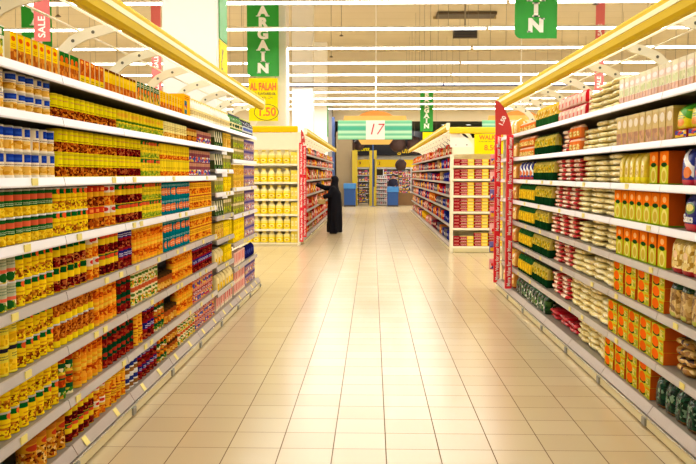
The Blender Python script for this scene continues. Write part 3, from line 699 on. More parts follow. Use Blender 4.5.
prod('spaghetti_pack','spaghetti_pack','yellow spaghetti packet','packet','pouch',.112,.08,.205,(216,186,40),[('ell',.5,.45,.3,.30,(240,222,130)),('pic',.3,.7,.3,.6,PASTA,5),('band',0,.22,(240,220,20))],.25,.25)
prod('cereal_box','cereal_box','tall orange-and-lime box','box','box',.155,.10,.205,(196,196,44),[('band',.58,1,(244,120,20)),('rect',0,.03,0,1,(206,88,22)),('ell',.5,.80,.20,.09,(250,190,110)),('ell',.5,.60,.34,.07,(30,70,30)),('ell',.5,.28,.32,.24,(226,214,110)),('ell',.5,.26,.22,.16,(206,176,60)),('band',0,.05,(120,150,30))],.3)
prod('stock_box','stock_box','small lime-green box','box','box',.235,.13,.076,(204,194,44),[('rect',0,.03,0,1,(214,96,26)),('ell',.36,.22,.26,.18,(30,70,34)),('ell',.34,.56,.27,.42,(240,104,20)),('pic',.66,.96,.12,.7,[(206,190,60),(160,170,50),(226,206,110)],4),('rect',.64,.96,.76,.92,(226,140,20))],.3)
prod('sauce_pouch_blue','sauce_pouch','blue and white sauce pouch','pouch','pouch',.205,.10,.208,(26,30,104),[('band',.0,.2,(190,40,50)),('ell',.5,.62,.36,.16,(90,130,60)),('ell',.5,.64,.28,.10,(226,206,90)),('band',.86,1,(40,60,150)),('rect',.08,.92,.28,.40,(40,44,130))],.2,.35)
prod('sauce_pouch_white','sauce_pouch','white-blue-and-orange pouch','pouch','pouch',.17,.10,.208,(36,46,130),[('diag',.7,.9,1.2,.2,1,(236,236,236)),('ell',.62,.36,.3,.16,(230,120,50)),('band',0,.16,(190,40,60))],.2,.35)
prod('pasta_bag','pasta_bag','red-based clear pasta bag','bag','pouch',.165,.12,.222,(206,178,90),[('pic',0,1,.14,.8,PASTA,6),('band',0,.14,(176,30,30)),('ell',.5,.5,.2,.1,(240,200,150)),('rect',.2,.8,.22,.32,(230,200,120))],.18,.6)
prod('pasta_bag_green','pasta_bag','green-topped pasta bag','bag','pouch',.165,.12,.236,(170,130,60),[('pic',0,1,.05,.72,[(150,110,50),(190,150,80),(214,180,110),(120,84,36)],6),('band',.74,1,(20,60,34)),('rect',.25,.75,.06,.16,(190,190,60))],.18,.6)
prod('penne_bag','penne_bag','golden brown penne bag','bag','lying',.27,.24,.050,(196,150,70),[('pic',0,1,0,1,[(206,160,80),(160,110,46),(226,190,110),(80,60,60)],6)],.2,.6)
prod('macaroni_bag','macaroni_bag','dark-green-and-brown bag','bag','lying',.34,.30,.065,(150,104,50),[('rect',0,.45,0,1,(16,52,34)),('pic',.45,1,0,1,[(130,90,40),(160,110,54),(110,70,30)],6)],.2,.6)
prod('bread_pack','bread_pack','orange and yellow bag','bag','pouch',.24,.16,.2,(240,176,70),[('pic',.1,.9,.1,.6,[(240,190,90),(226,130,60),(250,220,140)],3),('ell',.5,.7,.3,.12,(246,236,210)),('band',0,.08,(206,50,40))],.25,.3)
prod('greens_bag','leaf_bag','dark green leafy bag','bag','pouch',.15,.16,.205,(14,48,32),[('pic',0,1,0,1,[(10,40,26),(22,70,44),(14,52,34),(8,30,22),(120,150,120)],8),('band',0,.1,(120,80,40))],.2,.7)
# endcaps
prod('oil_bottle','oil_bottle','yellow cooking-oil bottle','bottle','bottle',.166,.166,.298,(248,226,110),[('band',.62,1,(250,236,170)),('band',.08,.46,(246,214,10)),('ell',.5,.27,.24,.12,(250,236,130)),('ell',.5,.25,.12,.05,(214,150,20))],.15,0,cap=(250,226,60))
prod('oil_tin','oil_can','slim yellow oil can','can','box',.07,.10,.26,(246,222,90),[('rect',.2,.8,.3,.7,(250,240,170)),('print',.2,.8,.4,.6,3,(214,170,40))])
prod('biscuit_box','biscuit_box','red-and-yellow biscuit box','box','box',.27,.16,.066,(246,196,20),[('rect',0,.52,0,1,(160,26,40)),('print',.06,.48,.3,.75,1,(240,190,180)),('rect',.58,.94,.2,.7,(250,220,110)),('band',0,.10,(90,40,20)),('band',.93,1,(250,226,160))],.3)
prod('biscuit_box_end','biscuit_box','red biscuit box set end-on','box','box',.12,.16,.066,(160,28,36),[('print',.1,.9,.3,.8,2,(226,150,130))],.3)

def shape_mesh(p):
    s = p['shape']
    if s == 'can': return can_me(p['w'], p['h'])
    if s == 'box': return box_me(p['w'], p['d'], p['h'])
    if s == 'pouch': return pouch_me(p['w'], p['d'], p['h'])
    if s == 'sack': return sack_me(p['w'], p['d'], p['h'])
    if s == 'lying': return lying_me(p['w'], p['d'], p['h'])
    if s == 'bottle': return bottle_me(p['w'], p['h'], *( (0.0, 0.42, 0.60) if p['w'] > .15 else ()))
MATCH = {}
def cap_mat(c):
    if c not in MATCH: MATCH[c] = plain('bottle_cap_%d_%d_%d' % c, c, 0.4, var=0.02)
    return MATCH[c]
LABELS = {}
def place(key, x, y, z, rz, label, group, parts=False):
    p = PR[key]
    sd = R.randrange(3) if p['shape'] == 'lying' else 0
    me = memo(('pm', key, sd), lambda: (lying_me(p['w'], p['d'], p['h'], sd) if p['shape'] == 'lying' else shape_mesh(p)).copy())
    o = obj(p['kind'], me, p['mat'], None, (x, y, z), rz)
    tag(o, label, p['cat'], group)
    if p['cap']: obj('cap', cap_me(p['w'], p['h'], 0.42 if p['w'] > .15 else 0.28), cap_mat(p['cap']), o)
    elif p['lid'] and parts: obj('lid', lid_me(p['w'], p['h']), M['steel'], o)
    LABELS.setdefault(label, set()).add(group)
    return o
LAYN = {1: [''], 2: ['lower layer', 'upper layer']}
ROWN = ['top shelf','second shelf','third shelf','fourth shelf','fifth shelf','sixth shelf','seventh shelf','bottom deck']
def yL(px): return (1.62*855)/(372.5-px)
def yR(px): return (1.77*855)/(px-372.5)
def run(side, row, z, px0, px1, key, layers=1, rown=None, jit=0.004, gap=0.004, where=None, drop=0.0):
    p = PR[key]
    ya, yb = (yL(px0), yL(px1)) if side < 0 else (yR(px0), yR(px1))
    if ya > yb: ya, yb = yb, ya
    if key.startswith('herb'): gap = 0.02
    pitch = p['w'] + gap; n = max(1, int((yb-ya)/pitch + 0.03)); pitch = max(pitch, min((yb-ya)/n, pitch*1.25))
    fx = (XL-0.022) if side < 0 else (XR+0.022)
    if row == 7 and p['shape'] != 'lying': fx += 0.018 if side < 0 else -0.018
    sname = 'left shelving' if side < 0 else 'right shelving'
    where = where or ''
    rn = rown or ROWN[row]
    if layers <= 2: ln = LAYN[layers]
    else: ln = ['bottom layer'] + ['%s layer up' % ordn[i] for i in range(1, layers)]
    ppx = (1.62 if side < 0 else 1.77)*855/((ya+yb)/2)**2*pitch
    named = ppx >= 3.3 and n <= 20
    grp = '%s, %s of the %s%s' % (p['desc'], rn, sname, where)
    for i in range(n):
        top = layers if R.random() >= drop else layers-1
        for l in range(top):
            x = fx - (p['d']/2 + R.uniform(0, jit)) * (1 if side < 0 else -1)
            y = ya + pitch*(i+0.5)
            if p['shape'] in ('can','bottle'): rz = R.uniform(-0.5, 0.5)
            elif p['shape'] == 'lying': rz = R.uniform(-0.035, 0.035); x += R.uniform(0.012, 0.032)*(-1 if side < 0 else 1); y += R.uniform(-0.006, 0.006)
            else: rz = R.uniform(-0.02, 0.02)
            if side > 0: rz += PI
            lay = (', ' + ln[l]) if ln[l] else ''
            if named: lab = '%s %s from near end%s, %s, %s' % (ordn[i], p['desc'], lay, rn, sname)
            else: lab = '%s in the close row%s, %s, %s' % (p['desc'], lay, rn, sname)
            dz = l*(p['h'] + (0.001 if p['shape'] != 'lying' else 0.0014))
            place(key, x, y, z + 0.001 + dz, rz, lab + where, grp + (', ' + ln[l] if ln[l] else ''), parts=(ppx > 5.5))
def V(key, suf='_short', h=0.098, pre='short '):
    if key+suf not in PR:
        q = dict(PR[key]); q['h'] = h; q['desc'] = pre + q['desc']; PR[key+suf] = q
    return key+suf
# ---- left run, row by row (pixel columns of the photo turned into distances along the shelf)
rows = {
0: [(-4,9,'soup_box_green_white',1),(10,59,'soup_box_yellow',1),(60,80,'soup_box_green_orange',1),(80.5,105,'soup_box_orange',1),(105.5,137,'soup_box_amber',1),(137.5,160,'soup_box_dark_green',1),(160.5,183,'soup_box_lemon',1)],
1: [(-4,8,'milk_tin_gold',2),(11,53,'milk_tin_short',2),(54,118,'bean_can_brown',1),(118.5,165,'pea_can',1),(165.5,188,'pale_can',1),(188.5,198,'tan_can',1),(198.5,212,'plum_can',1)],
2: [(-4,56.5,'milk_tin',2),(58,95,'bean_can_brown',2),(95.5,118,'bean_can_brown',2),(118.5,142,'bean_can_red',2),(142.5,161,'pea_can_green_top',2),(161.5,190,'chickpea_can',2),(190.5,211,'plum_can',2)],
3: [(-4,53,'corn_can',2),(54,88,'foul_can',2),(88.5,105,'beef_can',2),(105.5,117.5,'tuna_can',2),(118,143,'kidney_can',2),(143.5,162,'pea_can_green_top',2),(162.5,190,'teal_can',2),(190.5,212,'amber_can',2)],
4: [(-4,14,'veg_can',2),(14.5,52,'foul_can',2),(52.5,86,'foul_can_dark',2),(86.5,100,'tuna_can',2),(100.5,118,'kidney_can',2),(118.5,132,'blue_red_can',2),(132.5,163,'orange_can',2),(163.5,190,'teal_can',2),(190.5,212,'amber_can',2)],
5: [(-4,14,'honey_can',2),(14.5,51,'foul_can',2),(51.5,92,'nut_can',2),(92.5,115,'orange_can',2),(115.5,130,'tomato_can',2),(130.5,157,'cream_can',2),(157.5,172,'mushroom_can',1),(172.5,192,'orange_can',2),(192.5,212,'blue_red_can',2)],
6: [(-4,55,'foul_can',2),(55.5,72,'olive_can',2),(72.5,100,'orange_can',2),(100.5,132,'tomato_can',2),(132.5,142,'amber_can',2),(142.5,153,'blue_red_can',2),(153.5,163,'olive_can',2),(163.5,176,'mushroom_can',1),(176.5,192,'orange_can',2),(192.5,212,'rose_can',2)],
7: [(18,58,'ghee_tin',1),(58.5,87,V('kidney_can'),2),(87.5,100,V('tuna_can'),2),(100.5,120,V('amber_can'),2),(120.5,133,V('blue_jar'),2),(133.5,153,V('blue_red_can'),2),(153.5,163,V('olive_can'),2),(163.5,174,V('mushroom_can'),2),(174.5,192,V('cream_can'),2),(192.5,212,V('rose_can'),2)],
}
seen_pair = {}
for r, segs in rows.items():
    z = (ZL + [DECK])[r]
    for (a, b, k, n) in segs:
        q = (r, k); seen_pair[q] = seen_pair.get(q, 0) + 1
        w = '' if seen_pair[q] == 1 else ', farther block'
        run(-1, r, z, a, b, k, n, where=w)
run(-1, 0, ZL[0], 183.5, 193, 'display_box', 1)
run(-1, 0, ZL[0], 193.5, 231, 'sauce_bottle_pale', 1, gap=0.03)
run(-1, 0, ZL[0], 231.5, 243, 'sauce_bottle_green', 1)
run(-1, 0, ZL[0], 243.5, 253.5, 'sauce_bottle_dark', 1)
fa = ['far_pack_green','far_pack_green','far_pack_olive','far_pack_green','far_pack_gold','far_bag_cream','far_bag_cream','far_pack_pink','far_pack_pink']
for r, z in enumerate(ZA[1:] + [DECK]):
    run(-1, r+1, z, 214.5, 223, fa[r % len(fa)], 1, rown=ROWN[min(r+1,7)] + (' but one' if r == 7 else ''), where=', sixth bay')
    k2 = ['far_pack_gold','far_pack_olive','far_pack_yellow','far_pack_olive','far_pack_yellow','far_pack_yellow','far_bag_cream','far_pack_pink'][r % 8]
    run(-1, r+1, z, 223.5, 231.2, V(k2,'_end',PR[k2]['h'],'end-most '), 1, rown=ROWN[min(r+1,7)] + (' but one' if r == 7 else ''), where=', sixth bay')
fb = [('far_pack_olive','far_pack_lilac'),('far_pack_gold','far_pack_lilac'),('far_pack_olive','far_pack_lilac'),('far_pack_yellow','far_pack_lilac'),('far_pack_pink','far_bag_navy'),('far_pack_pink','far_pack_lilac')]
for r, z in enumerate(ZB[1:] + [DECK]):
    a, b = fb[r]
    two = 2 if r != 4 else 1
    if two == 2: a, b = V(a,'_mid',.135,''), V(b,'_mid',.135,'')
    run(-1, r+1, z, 233.2, 244, a, two, where=', last bays', rown=ROWN[r+1])
    run(-1, r+1, z, 244.6, 254.2, b, two, where=', end bay', rown=ROWN[r+1])

# ---- right run
rowsR = {
0: [(517,532,'noodle_pack_orange',1),(532.5,554,'herb_bag_tall',1),(554.5,580,'noodle_pack_pink',2),(580.5,613.5,'rice_bag',5),(614,712,'grain_pack_pale',1)],
1: [(517,531,'noodle_pack_orange',2),(531.5,552,'herb_bag',1),(552.5,565,'biscuit_pack_rose',5),(565.5,576,'noodle_pack_orange',2),(576.5,612,'rice_bag',5),(612.5,667,'grain_pack_brown',1)],
2: [(517,530,'sauce_pouch_white',1),(530.5,551,'herb_bag',1),(551.5,576,'biscuit_pack_rose',5),(576.5,614.5,'rice_bag',5),(615,641,'spaghetti_pack',1),(641.5,665,'cereal_box',1)],
3: [(517,532,'herb_bag_green',1),(532.5,549,'herb_bag',1),(549.5,572,'biscuit_pack_rose',5),(572.5,611.5,'rice_bag',5),(612,665,'cereal_box',1)],
4: [(517,532,'herb_bag_green',1),(532.5,546,'herb_bag',1),(546.5,571,'biscuit_pack_rose',5),(571.5,613.5,'rice_bag',5),(614,664,'cereal_box',1)],
5: [(517,530,'herb_bag_green',1),(530.5,548,'herb_bag',1),(548.5,568,'biscuit_pack_rose',5),(568.5,611,'rice_bag_large',4),(611.5,664,'stock_box',3)],
6: [(517,530,'herb_bag_green',1),(530.5,546,'herb_bag',1),(546.5,566,'biscuit_pack_rose',5),(566.5,607,'rice_bag_large',5),(607.5,664,'stock_box',3)],
7: [(517,547,'leaf_bag',1),(547.5,574,'lentil_bag_red',3),(574.5,606,'rice_bag_large',4),(606.5,655,'stock_box',3)],
}
for r, segs in rowsR.items():
    z = (ZR + [DECK])[r]; used = {}
    for (a, b, k, n) in segs:
        used[k] = used.get(k, 0) + 1
        run(1, r, z, a, b, k, n, where='' if used[k] == 1 else ', nearer block', drop=0.18 if PR[k]['shape'] == 'lying' else 0.0)
run(1, 1, ZR[1], 668, 712, 'snack_tray', 1); 
run(1, 1, ZR[1]+0.057, 668, 712, 'chip_bag', 1)
run(1, 2, ZR[2], 675, 712, 'sauce_pouch_white', 1)
run(1, 3, ZR[3], 674, 712, 'sauce_pouch_blue', 1)
run(1, 4, ZR[4], 667, 712, 'pasta_bag', 1)
run(1, 5, ZR[5], 666, 712, 'pasta_bag_green', 1)
run(1, 6, ZR[6], 666, 712, 'penne_bag', 4)
run(1, 7, DECK, 657, 712, 'greens_bag', 1)
for r, z in enumerate(ZR + [DECK]):
    run(1, r, z, 502.6, 514.4, 'bread_pack', 1, where=', post bay')

for o in [o for o in COL.objects if o.name.startswith('sauce_pouch') and o.get('label','').startswith(tuple(q+' blue and white' for q in ordn))]:
    me = memo('saucetxt', lambda: text_mesh('Sauce', 0.062, 0.0006, bold=0.0015))
    m2 = memo('saucetxt2', lambda: me.copy()); 
    if not m2.get('done'): m2.transform(T(0.0535, 0, 0.070) @ FACE_POS_X); m2.materials.clear(); m2['done'] = 1
    obj('lettering', m2, M['letter'], o)
# ------------------------------------------------------------------ red posts with lettering and topper
SLOGAN = 'More Value for your Money'
def red_post(label, x0, x1, y, z0, z1, reps, fin=None, group='red slogan posts'):
    t = thing('slogan_post', label, 'post', ((x0+x1)/2, y, z0), 0, group)
    w = (x1-x0)
    obj('post', box_mesh('post', -w/2, w/2, -0.012, 0.03, 0, z1-z0, 0.004), M['red'], t)
    obj('side_strip', box_mesh('side_strip', -w/2-0.004, -w/2-0.0005, -0.010, 0.05, 0, z1-z0, 0.001), M['red'], t)
    L = (z1-z0)/reps
    for k in range(reps):
        me = text_mesh(SLOGAN, 0.062, 0.0012, bold=0.0012)
        wd = max(v.co.x for v in me.vertices)-min(v.co.x for v in me.vertices)
        me.transform(Matrix.Scale(L*0.90/wd, 4, (1,0,0)))
        me.transform(T(0,-0.0135,(k+0.5)*L) @ FACE_NEG_Y @ Matrix.Rotation(PI/2, 4, 'Z')); me.name = 'lettering'; me.materials.clear()
        obj('lettering', me, M['letter'], t)
    if fin:
        bm = bmesh.new(); fx, fw, fh = fin
        pts = [(fx,0.0),(fx+fw,0.0),(fx+fw*0.97,fh*0.20),(fx+fw*0.82,fh*0.48),(fx+fw*0.52,fh*0.78),(fx+fw*0.18,fh*0.97),(fx-0.02*fw,fh),(fx-fw*0.05,fh*0.9),(fx-fw*0.03,fh*0.5)]
        add_prism(bm, pts, 'y', -0.006, 0.006)
        f = obj('topper', bm, M['redfin'], t, (0, 0.012, z1-z0), label='curved dark red topper board')
        me = text_mesh('1.50', fw*0.36, 0.001, bold=0.002); me.transform(T(fx+fw*0.42, -0.0072, fh*0.40) @ FACE_NEG_Y @ Matrix.Rotation(1.15, 4, 'Z')); me.materials.clear()
        obj('lettering', me, M['letter'], f)
    return t
red_post('red slogan post at the far corner of the right shelving', 1.666, 1.742, 11.70, 0.087, 2.11, 3)
red_post('red slogan post with curved topper, one bay nearer than the corner post', 1.652, 1.728, 10.60, 0.150, 2.05, 3, fin=(-0.18,0.20,0.42))
# clip strip of packets on the run's end
t = thing('hanging_clip_strip', 'hanging strip of pink and blue packets beside the far red post', 'clip strip', (1.70, 11.80, 1.35))
obj('strip', box_mesh('strip', -0.012, 0.012, -0.003, 0.003, -1.15, 0.8, 0.0), M['rail'], t)
o = obj('end_panel', box_mesh('end_panel', 1.77, 2.28, 11.685, 11.705, 0, 2.3, 0.004), M['cream']); tag(o, 'cream panel closing the far end of the right shelving run', 'panel')
for k in range(7):
    q = obj('hanging_packet', memo('hp', lambda: loop_stack('packet', [(0,.95,.2),(.1,1,.8),(.5,1,1),(.85,1,.6),(1,.95,.15)], .10, .05, .15)), label_mat('packet_%d' % k, [(226,150,150),(110,110,170),(236,190,180)][k % 3], [('pic',.1,.9,.1,.6,CONF,3)], .3), None, (1.665, 11.83, 0.25+k*0.24), -PI/2)
    tag(q, '%s packet from the floor on the clip strip beside the far red post' % ordn[k], 'packet', 'packets on the clip strip')

# ------------------------------------------------------------------ left far endcap with oil bottles
t = thing('endcap_shelving', 'cream endcap shelving full of yellow oil bottles', 'shelving unit', (-2.22, 18.6, 0))
obj('back_panel', box_mesh('back_panel', -0.62, 0.60, 0.40, 0.42, 0.05, 2.47), M['cream'], t)
for s in (-1, 1): obj('upright', box_mesh('upright', s*0.605-0.018, s*0.605+0.018, 0.0, 0.42, 0, 2.47, 0.004), M['cream'], t)
obj('plinth', box_mesh('plinth', -0.585, 0.585, 0.0, 0.38, 0.0, 0.05, 0.004), M['plinth'], t)
obj('header_panel', box_mesh('header_panel', -0.585, 0.585, 0.02, 0.04, 2.10, 2.45, 0.003), M['cream'], t)
ZO = [0.065, 0.36, 0.69, 1.02, 1.39, 1.79]
for z in ZO:
    sh = obj('shelf', box_mesh('shelf', -0.585, 0.585, 0.0, 0.39, z-0.022, z, 0.003), M['cream'], t)
    if z > 0.1: obj('price_rail', box_mesh('price_rail', -0.58, 0.58, -0.014, -0.0005, z-0.036, z+0.004, 0.003), M['cream'], sh)
rl = obj('top_rail', box_mesh('top_rail', -0.66, 0.60, -0.03, 0.05, 2.47, 2.61, 0.03), M['yellow'], t)
for r, z in enumerate(ZO):
    rn = ['bottom','second','third','fourth','fifth','top'][r]
    for c in range(6):
        place('oil_bottle', -2.717+c*0.168, 18.73, z+0.001, -PI/2+R.uniform(-.1,.1), '%s yellow oil bottle from the wall end, %s endcap shelf' % (ordn[c], rn), 'oil bottles on the endcap', True).scale = (1, 1, 0.87 if r == 0 else 1)
    for c in range(2):
        place('oil_tin', -1.752+c*0.074, 18.73, z+0.001, -PI/2, '%s slim yellow oil can beside the bottles, %s endcap shelf' % (['inner','outer'][c], rn), 'slim oil cans on the endcap', True)

# ------------------------------------------------------------------ far aisle faces
FAR = []; FARMASS = {}
for i, (n, c, ls) in enumerate([('red',(170,26,24),[('rect',.2,.8,.3,.6,(226,190,150))]),('orange',(206,104,36),[('rect',.2,.8,.4,.7,(240,200,110))]),('yellow',(226,176,30),[('rect',.2,.8,.1,.4,(150,60,30))]),('blue',(28,36,110),[('rect',.25,.75,.4,.7,(150,150,190))]),('tan',(150,112,74),[('rect',.2,.8,.2,.5,(220,200,160))]),('pink',(206,120,110),[('rect',.2,.8,.5,.8,(240,220,210))]),('grey',(90,84,92),[('rect',.2,.8,.3,.6,(190,180,170))]),('maroon',(100,24,44),[('rect',.2,.8,.4,.7,(220,180,150))])]):
    prod('far_'+n, 'grocery_pack', n+' grocery pack', 'packet', 'box', .40, .22, .21, c, ls, .4); FAR.append('far_'+n)
def far_face(side, X, ys, zs, name, group, pool, hrow):
    for i in range(len(ys)-1):
        make_bay('shelving_unit', '%s white bay of the %s' % (baynames[i], name), ys[i], ys[i+1], zs, X, side, group, detail=False, top=2.30, base_out=0.05)
    cnt = {}
    for r, z in enumerate(zs+[DECK]):
        y = ys[0]+0.25
        zn = (([2.32]+zs)[r]) - z - 0.04
        while y < ys[-1]-0.25:
            k = pool(r, y); p = PR[k]
            h = min(hrow, zn-0.02)*R.uniform(0.62, 1.0)
            x = X + (p['d']/2+0.025)*(-1 if side < 0 else 1)
            rn = ROWN[r] if r < len(zs) else 'bottom deck'
            if y > ys[0] + 8.2:
                FARMASS.setdefault(side, []).append((x, y, z+0.001, k, h)); y += 0.43; continue
            o = place(k, x, y, z+0.001, 0 if side < 0 else PI, '%s packed among others, %s, %s' % (p['desc'], rn, name), '%ss, %s, %s' % (p['desc'], rn, name))
            o.scale = (1, 1, h/p['h'])
            y += 0.415 + (0.18 if R.random() < 0.06 else 0)
ysR = [17.62 + 2.2*k for k in range(9)]
def poolR(r, y):
    q = (y*0.45 + r*0.7)
    a = ['far_blue','far_tan','far_red','far_grey','far_orange','far_maroon','far_pink','far_yellow','far_blue']
    if y < 20 and r >= 1: return R.choice(['far_blue','far_grey','far_blue','far_red'])
    if r == 0: return R.choice(['far_orange','far_red','far_pink','far_tan'])
    if y > 29: return R.choice(['far_pink','far_tan','far_tan','far_orange','far_blue'])
    return a[int(q) % len(a)] if R.random() < 0.6 else R.choice(a)
far_face(1, 1.62, ysR, [1.975,1.69,1.405,1.125,0.84,0.51], 'far right aisle run', 'far right run of shelving bays', poolR, 0.24)
ysL = [19.10 + 2.2*k for k in range(8)]
def poolL(r, y):
    if r >= 4: return R.choice(['far_red','far_pink','far_orange','far_red','far_tan'])
    return R.choice(['far_yellow','far_orange','far_tan','far_pink','far_pink','far_red','far_grey'])
far_face(-1, -1.58, ysL, [2.05,1.79,1.425,1.073,0.70,0.37], 'far left aisle run', 'far left run of shelving bays', poolL, 0.30)
canopy('yellow canopy rail over the far left shelving', -1.58, -1, 19.06, 34.5, [19.2+1.1*k for k in range(14)], rx=0.10, lit=True, detail=True)
canopy('yellow canopy rail over the far right shelving', 1.62, 1, 17.3, 35.2, [17.7+1.1*k for k in range(16)], rx=0.12, lit=True, detail=True)
CANOPY = [o for o in COL.objects if o.type == 'LIGHT' and o.name.startswith('canopy')]
red_post('pinkish red slogan post at the near corner of the oil bottle endcap', -1.592, -1.512, 18.62, 0.09, 2.25, 3, fin=(0.0,0.085,0.28))
red_post('second red slogan post behind the one beside the oil bottles', -1.556, -1.478, 19.085, 0.16, 2.20, 3)

for side, items in FARMASS.items():
    bm = bmesh.new(); me = bpy.data.meshes.new('grocery_packs')
    for (x, y, z, k, h) in items:
        p = PR[k]; n0 = len(bm.faces); add_box(bm, x-p['d']/2, x+p['d']/2, y-p['w']/2, y+p['w']/2, z, z+h, 0.0); bm.faces.ensure_lookup_table()
        for f in bm.faces[n0:]: f.material_index = FAR.index(k)
    me = mesh_from(bm, 'grocery_packs')
    for k in FAR: me.materials.append(PR[k]['mat'])
    o = obj('grocery_packs', me, None, kind='stuff'); o['label'] = 'distant mixed grocery packs filling the far end of the far %s aisle run' % ('left' if side < 0 else 'right'); o['category'] = 'packets'

# ------------------------------------------------------------------ right far endcap with biscuit boxes
t = thing('endcap_shelving', 'cream endcap shelving stacked with red and yellow biscuit boxes', 'shelving unit', (2.12, 17.13, 0))
obj('back_panel', box_mesh('back_panel', -0.50, 0.62, 0.38, 0.40, 0.05, 2.30), M['cream'], t)
for s in (-1, 1): obj('upright', box_mesh('upright', (-0.525 if s < 0 else 0.625)-0.02, (-0.525 if s < 0 else 0.625)+0.02, 0.0, 0.40, 0, 1.96, 0.004), M['cream'], t)
obj('plinth', box_mesh('plinth', -0.505, 0.60, -0.03, 0.36, 0.0, 0.10, 0.02), M['plinth'], t)
ZE = [0.125, 0.49, 0.82, 1.14, 1.47, 1.735]
for z in ZE:
    sh = obj('shelf', box_mesh('shelf', -0.505, 0.60, -0.01, 0.37, z-0.024, z, 0.003), M['cream'], t)
    obj('price_rail', box_mesh('price_rail', -0.53, 0.62, -0.028, -0.0105, z-0.04, z+0.004, 0.004), M['cream'], sh)
obj('header_panel', box_mesh('header_panel', -0.50, 0.0, 0.0, 0.02, 1.96, 2.10, 0.003), M['cream'], t)
bm = bmesh.new(); pts = [(-0.58,2.10)] + [(-0.02*(1) - 0.0 + 0.0 if False else x, z) for x, z in ((-0.14,2.10),(-0.14,2.16),(-0.20,2.24),(-0.30,2.32),(-0.42,2.37),(-0.58,2.39))]
add_prism(bm, pts, 'y', 0.0, 0.02); obj('holed_arms_stand_in', bm, M['dots'], t, label='white curved board with black spots')  # added board, its spots stand in for the holes of the stacked arms
rl = obj('top_rail', box_mesh('top_rail', -0.60, 0.62, -0.06, 0.04, 2.37, 2.50, 0.03), M['ydeep'], t)
for s in (-1, 1): obj('support', box_mesh('support', s*0.45-0.012+0.05, s*0.45+0.012+0.05, 0.02, 0.044, 1.96, 2.38, 0.002), M['cream'], t)
for r, z in enumerate(ZE):
    rn = ['bottom','second','third','fourth','fifth','top'][r]
    n = [5,4,4,4,4,3][r] if r else 4
    n = min(n, int((([*ZE[1:], 1.955])[r]-z-0.03)/0.067))
    for c, (x, k) in enumerate(((1.685,'biscuit_box_end'),(1.89,'biscuit_box'),(2.175,'biscuit_box'),(2.46,'biscuit_box'))):
        m = n - (1 if (r == 0 and c < 2) else 0)
        for l in range(m):
            nm = ['first','second','third','fourth'][c]
            place(k, x, 17.225, z+0.001+l*0.067, -PI/2, '%s, %s stack from the aisle, %s up, %s endcap shelf' % (PR[k]['desc'], nm, ['lowest','second','third','fourth','fifth'][l], rn), 'biscuit boxes on the right endcap')
def poster(name, label, cat, x0, x1, z0, z1, y, mat, lines, group=None, thick=0.006, hang=None):
    t = thing(name, label, cat, ((x0+x1)/2, y, z0), 0, group); w, h = x1-x0, z1-z0
    obj('board', box_mesh('board', -w/2, w/2, -thick, 0, 0, h, 0.0), mat, t)
    for (txt, size, cx, cz, m, kw) in lines:
        me = text_mesh(txt, size, 0.0008, **{k: v for k, v in kw.items() if k != 'fit'})
        if 'fit' in kw:
            wd = max(v.co.x for v in me.vertices)-min(v.co.x for v in me.vertices); me.transform(Matrix.Scale(kw['fit']/wd, 4, (1,0,0)))
        me.transform(T(cx, -thick-0.001, cz) @ FACE_NEG_Y); me.materials.clear(); me.name = 'lettering'
        obj('lettering', me, m, t)
    if hang:
        for s in (-1, 1):
            bm = bmesh.new(); add_tube(bm, [(s*w*0.42, -thick/2, h-0.002), (s*w*0.42, -thick/2, hang-z0)], 0.005, 5); obj('hanging_wire', bm, M['wire'], t)
    return t
poster('price_poster', 'yellow price poster above the red and yellow biscuit boxes', 'poster', 2.015, 2.66, 1.965, 2.365, 17.10, M['ysign'],
       [('WALKERS', 0.115, 0.02, 0.325, M['orange_ink'], dict(bold=0.004, fit=0.50)), ('ASSORTED BISCUITS', 0.03, 0.02, 0.245, M['dark_ink'], dict(fit=0.52)), ('8.50', 0.15, 0.0, 0.12, M['orange_ink'], dict(bold=0.003))])

# ------------------------------------------------------------------ hanging banners, posters, strips
def serif_letters(t, text, cx, z_top, pitch, size, y, m):
    for i, ch in enumerate(text):
        me = text_mesh(ch, size, 0.0008, bold=size*0.06); me.transform(Matrix.Scale(1.12, 4, (1,0,0)))
        xs = [v.co.x for v in me.vertices]; zs = [v.co.y for v in me.vertices]
        bm = bmesh.new(); bm.from_mesh(me); h0, h1 = min(zs), max(zs); th = (h1-h0)*0.10; x0, x1 = min(xs), max(xs); e = (h1-h0)*0.10
        feet = {'A': [(x0-e*.6, x0+e*1.6, h0), (x1-e*1.6, x1+e*.6, h0)], 'I': [(x0-e, x1+e, h0), (x0-e, x1+e, h1-th)], 'N': [(x0-e*.7, x0+e*1.6, h0), (x1-e*1.6, x1+e*.8, h1-th)], 'R': [(x0-e*.7, x0+e*2.0, h0), (x1-e*1.0, x1+e*.5, h0)], 'B': [(x0-e*.7, x0+e, h0), (x0-e*.7, x0+e, h1-th)]}.get(ch, [])
        for a, b, q in feet:
            for f in bmesh.ops.create_cube(bm, size=1.0)['verts']:
                f.co = Vector(((a+b)/2 + f.co.x*(b-a), q+th/2 + f.co.y*th, f.co.z*0.0016))
        bm.to_mesh(me); bm.free(); me.materials.clear(); me.name = 'lettering'
        me.transform(T(cx, y, z_top - i*pitch) @ FACE_NEG_Y)
        obj('lettering', me, m, t)
